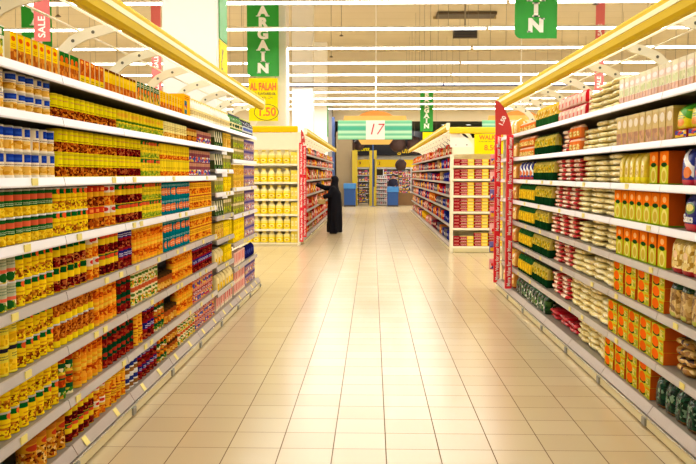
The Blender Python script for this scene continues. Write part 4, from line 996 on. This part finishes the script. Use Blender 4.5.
def banner(label, x0, x1, z0, z1, y, pitch, zN, round_right=False, round_left=True):
    w = x1-x0; t = thing('bargain_banner', label, 'banner', ((x0+x1)/2, y, z0), 0, 'green banners hanging from the roof')
    r = 0.12; pts = []
    pts += [(-w/2, z1-z0), (-w/2, r)] + [(-w/2+r-r*math.cos(a*PI/16), r-r*math.sin(a*PI/16)) for a in range(1, 9)] if round_left else [(-w/2, z1-z0), (-w/2, 0)]
    pts += [(w/2, 0), (w/2, z1-z0)]
    bm = bmesh.new(); add_prism(bm, pts, 'y', -0.006, 0.0); obj('board', bm, M['green'], t)
    top = zN - z0 + 5*pitch + pitch
    serif_letters(t, 'BARGAIN', 0.0, top, pitch, pitch*1.16, -0.0075, M['letter'])
    for s in (-1, 1):
        bm = bmesh.new(); add_tube(bm, [(s*w*0.4, -0.003, z1-z0-0.002), (s*w*0.4, -0.003, 7.6-z0)], 0.006, 5); obj('hanging_wire', bm, M['wire'], t)
banner('green bargain banner hung on the second white column, above the yellow poster', -3.00, -2.24, 3.90, 5.64, 20.6, 0.268, 4.085)
banner('green bargain banner with a rounded corner, hung over the right shelving', 2.39, 3.10, 3.85, 5.75, 14.7, 0.258, 4.06)
banner('small distant green bargain banner behind the rows of lights', 2.22, 2.82, 3.56, 5.44, 40.35, 0.242, 3.80, round_left=False)
banner('green bargain banner mostly hidden behind the pink hanging strip', -8.44, -7.70, 4.62, 6.5, 20.6, 0.27, 4.70)
poster('price_poster', 'yellow price poster hung below the big green bargain banner', 'poster', -2.97, -2.27, 2.84, 3.86, 20.6, M['ysign'],
       [('AL FALAH', 0.24, 0.0, 0.81, M['orange_ink'], dict(bold=0.012, fit=0.64)), ('PLAIN FLAVOURED OIL', 0.085, 0.0, 0.645, M['dark_ink'], dict(bold=0.002, fit=0.60)), ('2 X 375 GM', 0.07, 0.02, 0.55, M['dark_ink'], dict(fit=0.40)), ('1.50', 0.28, 0.08, 0.21, M['orange_ink'], dict(bold=0.008, fit=0.40))], hang=3.90)
t0 = [o for o in COL.objects if o.name.startswith('price_poster')][-1]
bm = bmesh.new(); add_tube(bm, [(0.07+0.29*math.cos(a*PI/20), -0.0075, 0.21+0.19*math.sin(a*PI/20)) for a in range(41)], 0.008, 6); obj('ring', bm, M['dark_ink'], t0)
poster('price_poster', 'small distant yellow poster under the far green banner', 'poster', 2.34, 3.02, 2.92, 3.52, 40.3, M['ysign'], [('9.90', 0.2, 0, 0.18, M['orange_ink'], dict(fit=0.4))], hang=7.6)
# boards on the aisle side of the first and fourth columns
t = thing('column_board', 'green over yellow board fixed to the side of the first white column', 'sign', (-2.095, 11.98, 0))
def side_board(parent, name, y0, y1, z0, z1, m): return obj(name, box_mesh(name, 0.0, 0.012, y0-11.98, y1-11.98, z0, z1, 0.0), m, parent)
side_board(t, 'green_board', 11.74, 12.34, 3.42, 5.3, M['green']); side_board(t, 'yellow_board', 11.74, 12.34, 2.80, 3.40, M['ysign'])
for txt, size, yy, zz, sh in (('y', 0.26, 11.93, 3.25, 0.3), ('L.', 0.16, 11.90, 3.06, 0.0)):
    me = text_mesh(txt, size, 0.0008, bold=0.004, shear=sh); me.transform(T(0.013, yy-11.98, zz) @ FACE_POS_X); me.materials.clear(); obj('lettering', me, M['dark_ink'], t)
o = obj('column_board', box_mesh('column_board', -2.095, -2.075, 39.62, 40.3, 3.3, 4.75), M['green']); tag(o, 'narrow green board on the side of the farthest white column', 'sign')
def strip(label, x0, x1, z0, z1, y):
    t = thing('hanging_strip', label, 'banner', ((x0+x1)/2, y, z0), 0, 'red hanging strips'); w = x1-x0
    obj('board', box_mesh('board', -w/2, w/2, -0.004, 0, 0, z1-z0), M['pink'], t)
    z = 0.05
    while z < z1-z0-0.3:
        me = text_mesh('SALE', w*0.62, 0.0006, bold=0.003, align='LEFT'); me.transform(T(0, -0.0052, z) @ FACE_NEG_Y @ Matrix.Rotation(PI/2-0.0, 4, 'Z')); me.materials.clear()
        obj('lettering', me, M['letter'], t); z += w*2.9
    bm = bmesh.new(); add_tube(bm, [(0,-0.002,z1-z0-0.002),(0,-0.002,7.6-z0)], 0.004, 5); obj('hanging_wire', bm, M['wire'], t)
strip('pink hanging strip with white lettering over the left shelving, nearest one', -4.58, -4.36, 3.36, 5.6, 11.6)
strip('pale pink hanging strip behind the left canopy, beside the first column', -5.02, -4.80, 3.28, 5.5, 19.5)
strip('red hanging strip over the right shelving', 4.97, 5.17, 3.44, 5.5, 19.5)

# ------------------------------------------------------------------ aisle signs
def aisle_sign(label, cx, y, digits):
    t = thing('aisle_sign', label, 'sign', (cx, y, 2.655), 0)
    obj('board', box_mesh('board', -1.16, 1.16, -0.02, 0.02, 0, 0.59, 0.004), M['mint'], t)
    obj('number_panel', box_mesh('number_panel', -0.28, 0.31, -0.026, -0.0205, -0.005, 0.595, 0.002), M['letter'], t)
    if digits:
        me = text_mesh(digits, 0.50, 0.002, bold=-0.004, shear=0.25); me.transform(T(0.01, -0.029, 0.30) @ FACE_NEG_Y @ Matrix.Scale(0.95, 4, (1,0,0))); me.materials.clear(); obj('lettering', me, M['digit'], t)
    bm = bmesh.new(); add_prism(bm, [(-0.99,0.595),(1.0,0.595),(0.97,0.735),(-0.96,0.735)], 'y', -0.015, 0.015); obj('crown', bm, M['peach'], t)
    bm = bmesh.new(); add_prism(bm, [(-0.50,0.738),(0.56,0.738),(0.46,0.80),(0.30,0.86),(0.0,0.90),(-0.26,0.86),(-0.41,0.80)], 'y', -0.015, 0.015); obj('crown_top', bm, M['orange'], t)
    bm = bmesh.new(); add_prism(bm, [(-0.52,-0.008),(0.57,-0.008),(0.45,-0.16),(-0.42,-0.16)], 'y', -0.015, 0.015); obj('apron', bm, M['peach'], t)
    bm = bmesh.new(); add_tube(bm, [(0.03,0,0.89),(0.03,0,4.94)], 0.022, 6); obj('hanging_rod', bm, M['letter'], t)
aisle_sign('mint green aisle sign reading 17 hanging over the aisle', 0.07, 27.0, '17')
aisle_sign('mint green aisle sign of the next aisle, mostly hidden by the right shelving', 4.58, 27.0, '18')

# ------------------------------------------------------------------ checkout and shop front at the far end
def counter(label, x0, x1, h):
    t = thing('checkout_counter', label, 'counter', ((x0+x1)/2, 41.25, 0), 0); w = x1-x0
    obj('body', box_mesh('body', -w/2+0.02, w/2-0.02, 0.03, 0.6, 0.0, h-0.26, 0.01), M['bluec'], t)
    obj('top', box_mesh('top', -w/2, w/2, 0.0, 0.62, h-0.26, h, 0.02), M['bluetop'], t)
    obj('kick_strip', box_mesh('kick_strip', -w/2+0.03, w/2-0.03, 0.022, 0.029, 0.0, 0.08), M['darkstuff'], t)
counter('blue checkout counter left of the yellow frame', -1.40, -0.80, 1.12)
counter('blue checkout counter with an attendant behind it', 0.70, 1.26, 0.96)
for i, (x0, x1, zt, lab) in enumerate(((-1.0,-0.74,2.72,'left olive yellow portal post beside the taupe column'), (-0.16,0.20,2.72,'wide olive yellow portal post with a dark slot'))):
    t = thing('portal_post', lab, 'post', ((x0+x1)/2, 41.95, 0)); w = x1-x0
    obj('post', box_mesh('post', -w/2, w/2, 0, 0.2, 0, zt, 0.015), M['yframe'], t)
    if i: obj('slot', box_mesh('slot', -0.01, 0.09, -0.012, -0.0005, 0.95, 2.3, 0.004), M['darkboard'], t)
o = obj('blue_pole', box_mesh('blue_pole', -1.96, -1.82, 41.3, 41.42, 0, 4.3, 0.02), M['bluepole']); tag(o, 'tall blue pole beside the end of the far left shelving', 'pole')
t = thing('blue_post', 'thin blue sign post rising behind the aisle sign', 'post', (0.02, 41.5, 0))
bm = bmesh.new(); add_tube(bm, [(0,0,0.02),(0,0,3.2)], 0.03, 10); obj('pole', bm, M['bluec'], t); obj('base', box_mesh('base', -0.12,0.12,-0.12,0.12,0,0.02,0.004), M['bluec'], t)
# display stand of small packs
t = thing('display_stand', 'white tiered display stand of small packs beside the attendant', 'rack', (0.44, 42.6, 0))
obj('back_panel', box_mesh('back_panel', -0.28, 0.28, 0.30, 0.32, 0.0, 1.5), M['white_shelf'], t)
for k in range(8): obj('tier', box_mesh('tier', -0.28, 0.28, 0.0, 0.30, 0.04+k*0.185, 0.075+k*0.185, 0.003), M['white_shelf'], t)
PK = [label_mat('stand_pack_%d' % k, c, [('band',.3,.6,(230,220,210))], .4) for k, c in enumerate([(70,30,50),(40,36,80),(180,40,50),(30,30,34)])]
for k in range(8):
    for c in range(5):
        o = obj('small_pack', box_me(.085,.10,.11), PK[(k*2+c) % 4], None, (0.23+c*0.105, 42.67, 0.0755+k*0.185), -PI/2)
        tag(o, '%s small dark pack from the post, tier %s of the white stand' % (ordn[c], ['one','two','three','four','five','six','seven','eight'][k]), 'packet', 'small packs on the display stand')
# sign boards over the passage
t = thing('shop_sign', 'dark shop sign board with yellow lettering beyond the checkouts', 'sign', (0.6, 50.6, 2.66))
obj('board', box_mesh('board', -2.6, 2.9, 0, 0.15, 0, 1.45, 0.01), M['darkboard'], t)
for txt, size, x, z, m, sh in (('indsons', 0.36, -1.35, 0.38, M['ysign'], 0.2), ('gulf', 0.50, 1.22, 0.30, M['ydeep'], 0.25)):
    me = text_mesh(txt, size, 0.01, bold=0.008, shear=sh); me.transform(T(x, -0.012, z) @ FACE_NEG_Y); me.materials.clear(); obj('lettering', me, m, t)
bm = bmesh.new(); add_lathe(bm, [(0.01,0),(0.14,0.01),(0.14,0.03),(0.01,0.04)], 16); me = mesh_from(bm, 'emblem'); me.transform(T(1.62, -0.001, 0.68) @ FACE_NEG_Y); obj('emblem', me, M['ydeep'], t)
t = thing('shop_kiosk', 'yellow and white shop front with lit windows beyond the checkouts', 'shop front', (0.6, 51.0, 0))
obj('white_fascia', box_mesh('white_fascia', -2.4, 2.9, 0, 0.2, 2.42, 2.66, 0.01), M['letter'], t)
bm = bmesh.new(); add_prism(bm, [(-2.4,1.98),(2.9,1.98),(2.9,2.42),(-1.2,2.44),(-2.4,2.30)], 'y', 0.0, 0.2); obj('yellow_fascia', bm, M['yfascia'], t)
obj('trim_bar', box_mesh('trim_bar', -2.4, 2.9, -0.05, 0.0-0.001, 1.86, 1.97, 0.01), M['letter'], t)
M['shoplight'] = plain('dark_shop_interior_panel', (84,76,66), 0.6)
obj('interior_panel', box_mesh('interior_panel', -2.4, 2.9, 1.4, 1.45, 0.0, 1.86), M['shoplight'], t)
for x in (-2.36, -0.62, 1.0, 2.86): obj('mullion', box_mesh('mullion', x-0.04, x+0.04, 0.0, 0.12, 0.0, 1.86, 0.004), M['yframe'], t)
for s, x, tx in ((-0.62, -1.35, '9'), (0, -0.2, '2')):
    me = text_mesh(tx, 0.28, 0.004, bold=0.004); me.transform(T(x, -0.005, 2.2) @ FACE_NEG_Y); me.materials.clear(); obj('lettering', me, M['dark_ink'], t)
# racks and goods in front of the shop
def rack(label, x0, x1, y, h, n, m):
    t = thing('goods_rack', label, 'rack', ((x0+x1)/2, y, 0)); w = x1-x0
    for s in (-1, 1): obj('upright', box_mesh('upright', s*(w/2)-0.02, s*(w/2)+0.02, 0, 0.4, 0, h, 0.003), m, t)
    zs = [0.12 + (h-0.15)/n*k for k in range(n)]
    for z in zs: obj('shelf', box_mesh('shelf', -w/2+0.021, w/2-0.021, 0, 0.4, z-0.03, z, 0.003), m, t)
    return zs
GK = [label_mat('shop_good_%d' % k, c, [('pic',.1,.9,.1,.7,CONF,3)], .4) for k, c in enumerate([(60,60,70),(110,90,70),(150,40,60),(80,100,120),(190,180,170),(40,60,40),(190,90,110)])]
words_x = ordn
for (lab, short, x0, x1, y, h, n, m) in (('dark low rack of mixed goods between the yellow posts', 'low rack between yellow posts', -0.72, -0.2, 44.0, 1.25, 4, M['darkstuff']), ('tall rack of bright goods behind the yellow posts', 'tall rack behind yellow posts', -1.0, 0.0, 49.0, 1.9, 5, M['white_shelf']), ('brown rack of mixed goods right of the attendant', 'brown rack by the attendant', 1.32, 2.05, 43.6, 1.75, 5, M['wood']), ('tall rack of bright goods behind the attendant', 'tall rack behind the attendant', 0.62, 2.2, 49.0, 1.95, 5, M['white_shelf'])):
    zs = rack(lab, x0, x1, y, h, n, m)
    w = 0.17
    for k, z in enumerate(zs):
        x = x0+0.12; c = 0
        while x < x1-0.1:
            hh = min((h-0.15)/n-0.06, 0.28)*R.uniform(.6, 1)
            o = obj('shop_good', box_me(.15,.16,.2), R.choice(GK), None, (x, y+0.14, z+0.001), -PI/2+R.uniform(-.05,.05)); o.scale = (1,1,hh/.2)
            tag(o, '%s pack along, %s shelf up, %s' % (words_x[c], words_x[k], short), 'packet', 'goods on the %s' % short)
            x += w; c += 1
o = obj('low_panel', box_mesh('low_panel', 1.30, 2.08, 43.0, 43.06, 0.0, 0.62, 0.01), M['wood']); tag(o, 'low brown wooden panel in front of the brown goods rack', 'panel')
for (x, z, r, lab) in ((-1.22,3.0,0.34,'brown wicker ball over the taupe column'), (-0.72,3.1,0.30,'brown wicker ball between the sign apron and taupe column'), (1.30,3.1,0.42,'brown wicker ball hanging beside the sign apron'), (1.48,2.05,0.30,'low brown wicker ball in front of the yellow fascia'), (2.15,3.05,0.44,'brown wicker ball hanging above the far right canopy')):
    t = thing('wicker_ball', lab, 'decoration', (x, 44.2 + (0.9 if z < 2.5 or abs(x+0.72) < .01 else 0), z))
    bm = bmesh.new(); bmesh.ops.create_icosphere(bm, subdivisions=3, radius=r)
    rr = random.Random(int(z*100))
    for v in bm.verts: v.co *= 1 + rr.uniform(-0.06, 0.06)
    obj('ball', smooth(mesh_from(bm,'ball')), M['wicker'], t)
    bm = bmesh.new(); add_tube(bm, [(0,0,r*0.95),(0,0,4.2-z)], 0.01, 5); obj('cord', bm, M['wire'], t)
M['down'] = plain('lit_downlight', (240,244,236), 0.5, emit=4.0)
for (x, y) in ((3.8,46.0),(5.1,46.0),(4.4,48.6),(-1.5,46.2),(0.2,47.0),(1.9,47.0)):
    t = thing('downlight', 'small round downlight in the dark soffit beyond the checkouts', 'light', (x, y, 4.2), 0, 'downlights in the dark soffit')
    bm = bmesh.new(); add_lathe(bm, [(0.13,-0.02),(0.15,-0.02),(0.15,0.0)], 16, caps=False); obj('ring', bm, M['housing'], t)
    bm = bmesh.new(); add_lathe(bm, [(0.125,-0.02),(0.125,-0.004)], 16); obj('lens', bm, M['down'], t)
    ld = bpy.data.lights.new('downlight', 'SPOT'); ld.energy = 140; ld.spot_size = 2.2; ld.color = (1,.95,.85); lo = bpy.data.objects.new('down_lamp', ld); COL.objects.link(lo); lo.location = (x, y, 4.16)
for x in (-1.5, 0.5, 2.4):
    ld = bpy.data.lights.new('shop_lamp', 'AREA'); ld.size = 0.6; ld.energy = 26; lo = bpy.data.objects.new('shop_lamp', ld); COL.objects.link(lo); lo.location = (x, 50.0, 4.15)

# ------------------------------------------------------------------ people
def skin_body(name, verts, edges, radii, root):
    me = bpy.data.meshes.new(name); me.from_pydata(verts, edges, [])
    o = bpy.data.objects.new(name, me); COL.objects.link(o)
    sk = o.modifiers.new('skin', 'SKIN'); sk.use_smooth_shade = True
    for i, r in enumerate(radii):
        d = me.skin_vertices[0].data[i]; d.radius = (r, r) if not isinstance(r, tuple) else r; d.use_root = (i == root)
    o.modifiers.new('sub', 'SUBSURF').levels = 2
    dg = bpy.context.evaluated_depsgraph_get(); dg.update()
    m2 = bpy.data.meshes.new_from_object(o.evaluated_get(dg), depsgraph=dg)
    bpy.data.objects.remove(o); bpy.data.meshes.remove(me)
    return smooth(m2, 180)
def person_skel(H, hands, lean=0.0, legs=True, seat=False):
    """faces local +x, left is +y; hands = ((elbow),(wrist),(finger dir)) for left and right"""
    k = H/1.70; V, E, Rr = [], [], []
    def v(p, r, par=None):
        V.append(tuple(c*k for c in p)); Rr.append(tuple(q*k for q in r) if isinstance(r, tuple) else r*k)
        if par is not None: E.append((par, len(V)-1))
        return len(V)-1
    pel = v((0,0,.93), (.13,.11)); bel = v((.01,0,1.06), (.125,.10), pel); ch = v((.01+lean*.5,0,1.25), (.15,.11), bel)
    st = v((.0+lean,0,1.385), (.10,.075), ch); nk = v((.012+lean,0,1.455), .052, st); jw = v((.022+lean,0,1.535), (.068,.075), nk); hd = v((.012+lean,0,1.60), (.078,.092), jw); tp = v((.0+lean,0,1.665), (.058,.066), hd)
    for s, leg in ((1, 0), (-1, 1)):
        sh = v((lean,.165*s,1.375), .058, st); el = v(hands[leg][0], .043, sh); wr = v(hands[leg][1], .029, el)
        d = Vector(hands[leg][2]).normalized(); w = Vector(hands[leg][1]); side = d.cross(Vector((0,0,1))); side = side.normalized() if side.length > .1 else Vector((0,1,0))
        pm = v(tuple(w+d*.055), (.020,.034), wr)
        for q, (off, ln, rad) in enumerate(((-.030,.062,.0075),(-.011,.078,.0085),(.010,.082,.0088),(.030,.074,.0085))):
            b = v(tuple(w+d*.092+side*off), rad, pm); c = v(tuple(w+d*(.092+ln*.5)+side*off*1.1+Vector((0,0,-.008))), rad*.95, b); v(tuple(w+d*(.092+ln*.92)+side*off*1.1+Vector((0,0,-.026))), rad*.8, c)
        b = v(tuple(w+d*.050+side*(-.046*s)), .0105, pm); v(tuple(w+d*.092+side*(-.062*s)+Vector((0,0,-.012))), .0085, b)
        if legs:
            hp = v((0,.09*s,.88), .088, pel)
            if seat: kn = v((.40,.10*s,.90), .06, hp); an = v((.40,.10*s,.50), .04, kn); v((.50,.10*s,.46), .035, an)
            else:
                kn = v((.02,.095*s,.49), .058, hp); an = v((-.01,.095*s,.09), .040, kn); v((.13,.10*s,.035), (.034,.04), an)
    return V, E, Rr, 0, k
def face_bits(root, k, lean):
    for s in (-1, 1):
        bm = bmesh.new(); bmesh.ops.create_uvsphere(bm, u_segments=10, v_segments=8, radius=.012*k); me = smooth(mesh_from(bm,'eye')); me.transform(T((.088+lean)*k, s*.032*k, 1.592*k)); obj('eye', me, M['eye'], root)
    bm = bmesh.new(); bmesh.ops.create_cone(bm, cap_ends=True, segments=8, radius1=.016*k, radius2=.006*k, depth=.045*k); me = smooth(mesh_from(bm,'nose')); me.transform(T((.100+lean)*k, 0, 1.568*k) @ Matrix.Rotation(-.25, 4, 'Y')); obj('nose', me, M['skin'], root)
    me = box_mesh('mouth', -.006*k, .006*k, -.024*k, .024*k, -.006*k, .006*k, .004*k); me.transform(T((.090+lean)*k, 0, 1.532*k)); obj('mouth', me, M['redfin'], root)
    for s in (-1, 1):
        bm = bmesh.new(); bmesh.ops.create_uvsphere(bm, u_segments=10, v_segments=8, radius=.026*k)
        me = smooth(mesh_from(bm,'ear')); me.transform(T((.008+lean)*k, s*.088*k, 1.575*k) @ Matrix.Diagonal((.6,.35,1.2,1))); obj('ear', me, M['skin'], root)
def loft(rings, seg=24):
    bm = bmesh.new(); rr = []
    for (cx, cy, z, rx, ry, wav) in rings:
        rr.append([bm.verts.new((cx+(rx+wav*math.cos(7*2*PI*i/seg))*math.cos(2*PI*i/seg), cy+(ry+wav*math.cos(7*2*PI*i/seg))*math.sin(2*PI*i/seg), z)) for i in range(seg)])
    for j in range(len(rr)-1):
        for i in range(seg): bm.faces.new((rr[j][i], rr[j][(i+1)%seg], rr[j+1][(i+1)%seg], rr[j+1][i]))
    bm.faces.new(rr[0][::-1]); bm.faces.new(rr[-1]); return bm
def remesh(bm, vox, name):
    me = mesh_from(bm, name); o = bpy.data.objects.new(name, me); COL.objects.link(o)
    m = o.modifiers.new('r', 'REMESH'); m.mode = 'VOXEL'; m.voxel_size = vox; m.use_smooth_shade = True
    s = o.modifiers.new('s', 'SMOOTH'); s.factor = 0.5; s.iterations = 3
    dg = bpy.context.evaluated_depsgraph_get(); dg.update(); m2 = bpy.data.meshes.new_from_object(o.evaluated_get(dg), depsgraph=dg)
    bpy.data.objects.remove(o); bpy.data.meshes.remove(me); return smooth(m2, 180)
# woman reaching to the shelf (faces -X)
WH = 1.50; k = WH/1.70
hands = (((.16,.24,1.16),(.36,.20,1.10),(1,-.3,.1)), ((.31,-.25,1.36),(.60,-.20,1.48),(1,.05,.10)))
V_, E_, R_, root_i, k = person_skel(WH, hands, lean=.03)
wt = thing('person', 'woman in a long black abaya and headscarf reaching to the left shelf', 'person', (-0.99, 22.55, 0.0), PI)
obj('body', skin_body('body', V_, E_, R_, 0), M['skin'], wt); face_bits(wt, k, .03)
bm = loft([(0,0,.035*k,.22*k,.26*k,.030*k),(0,0,.25*k,.225*k,.255*k,.028*k),(0,0,.55*k,.22*k,.25*k,.020*k),(0,0,.85*k,.22*k,.24*k,.005*k),(.01*k,0,1.05*k,.205*k,.225*k,0),(.02*k,0,1.22*k,.20*k,.225*k,0),(.025*k,0,1.34*k,.13*k,.215*k,0),(.03*k,0,1.42*k,.085*k,.13*k,0),(.03*k,0,1.46*k,.06*k,.075*k,0)])
for s, hnd in ((1, hands[0]), (-1, hands[1])):
    w = Vector(hnd[1])-Vector(hnd[2]).normalized()*.03
    add_tube(bm, [Vector((.03,.13*s,1.36))*k, Vector((.03,.17*s,1.36))*k, Vector(hnd[0])*k, w*k], [.085*k,.085*k,.078*k,.070*k], 12)
obj('abaya', remesh(bm, .022, 'abaya'), M['black_cloth'], wt)
bm = bmesh.new(); bmesh.ops.create_uvsphere(bm, u_segments=24, v_segments=16, radius=.128*k)
for v in bm.verts:
    v.co.z *= 1.08; v.co += Vector((.012,0,1.60))*k
    if v.co.x > .075*k and 1.52*k < v.co.z < 1.64*k and abs(v.co.y) < .065*k: v.co.x = .066*k
me_h = mesh_from(bm, 'h'); bm = loft([(.02*k,0,1.30*k,.15*k,.20*k,.006*k),(.02*k,0,1.38*k,.135*k,.17*k,.005*k),(.018*k,0,1.45*k,.115*k,.13*k,0),(.012*k,0,1.52*k,.11*k,.12*k,0),(.006*k,0,1.58*k,.10*k,.115*k,0)]); bm.from_mesh(me_h)
obj('headscarf', remesh(bm, .018, 'headscarf'), M['black_cloth'], wt)
bm = bmesh.new()
for s in (-1, 1):
    add_box(bm, -.06*k, .16*k, s*.095*k-.045*k, s*.095*k+.045*k, 0.0, .06*k, .02*k)
    me = mesh_from(bm, 'shoe'); obj('shoe', smooth(me), M['shoe'], wt); bm = bmesh.new()
bm.free()
hb = thing('handbag', 'small tan handbag held at the waist of the woman in black', 'handbag', (-1.33, 22.38, 0.78), 0)
obj('bag', box_mesh('bag', -.10, .10, -.05, .05, 0, .13, .02), M['tan_bag'], hb)
bm = bmesh.new(); add_tube(bm, [(-.07,0,.125),(-.06,0,.19),(0,0,.22),(.06,0,.19),(.07,0,.125)], .008, 6); obj('handle', bm, M['tan_bag'], hb)
# attendant behind the blue counter
AH = 1.56; hands = (((.05,.26,1.12),(.26,.22,1.02),(1,-.2,-.2)), ((.05,-.26,1.12),(.26,-.22,1.02),(1,.2,-.2)))
V_, E_, R_, _, k = person_skel(AH, hands, lean=.04)
at = thing('person', 'dark-haired attendant in a dark navy shirt behind the blue counter', 'person', (1.04, 42.72, 0.0), -PI/2 - 0.5)
obj('body', skin_body('body', V_, E_, R_, 0), M['skin'], at); face_bits(at, k, .04)
bm = loft([(0,0,.78*k,.17*k,.20*k,.004*k),(.01*k,0,1.0*k,.155*k,.19*k,0),(.02*k,0,1.2*k,.165*k,.205*k,0),(.03*k,0,1.34*k,.15*k,.225*k,0),(.04*k,0,1.41*k,.115*k,.17*k,0),(.045*k,0,1.46*k,.08*k,.09*k,0)])
for s, hnd in ((1, hands[0]), (-1, hands[1])): add_tube(bm, [Vector((.03,.12*s,1.36))*k, Vector((.03,.17*s,1.36))*k, Vector(hnd[0])*k, (Vector(hnd[1])-Vector((.05,0,0)))*k], [.09*k,.094*k,.066*k,.054*k], 12)
obj('shirt', remesh(bm, .02, 'shirt'), M['navy_cloth'], at)
bm = bmesh.new()
for s in (-1, 1): add_tube(bm, [Vector((0,.09*s,.92))*k, Vector((.02,.095*s,.5))*k, Vector((0,.095*s,.06))*k], [.105*k,.085*k,.07*k], 12)
obj('trousers', remesh(bm, .02, 'trousers'), M['darkstuff'], at)
bm = bmesh.new(); bmesh.ops.create_uvsphere(bm, u_segments=20, v_segments=14, radius=.112*k)
bmesh.ops.delete(bm, geom=[v for v in bm.verts if v.co.z < -.02*k and v.co.x > -.02*k or v.co.z < -.08*k], context='VERTS')
for v in bm.verts: v.co = v.co*1.0 + Vector((.030,0,1.615))*k
obj('hair', smooth(mesh_from(bm,'hair'), 180), M['hair'], at)

# ------------------------------------------------------------------ light levels
for o in LAMPS: o.data.energy = 76 if o.data['row'] < 8 else 88
for o in CANOPY: o.data.energy = 0.5*o.data['len']
w = bpy.data.worlds.new('world'); scene.world = w; w.use_nodes = True
bg = w.node_tree.nodes['Background']; bg.inputs[0].default_value = (1.0,0.93,0.8,1); bg.inputs[1].default_value = 0.03
vs = scene.view_settings; vs.view_transform = 'Standard'; vs.look = 'None'; vs.gamma = 1.0; vs.use_curve_mapping = False; vs.exposure = 0.0
scene.cycles.use_denoising = True
scene.cycles.max_bounces = 6; scene.cycles.diffuse_bounces = 4; scene.cycles.glossy_bounces = 3
scene.cycles.sample_clamp_indirect = 6.0
dups = [l for l, g in LABELS.items() if len(g) > 1]
print('TOP', sum(1 for o in bpy.data.objects if o.parent is None), 'ALL', len(bpy.data.objects), 'DUP', len(dups), dups[:5])
longs = [o['label'] for o in bpy.data.objects if 'label' in o and len(o['label'].replace('-', ' ').split()) > 16]
print('LONG', len(longs), longs[:5])
from collections import Counter
kc = Counter(o.name.split('.')[0] for o in bpy.data.objects if o.parent is None and 'category' in o); print(kc.most_common(30))
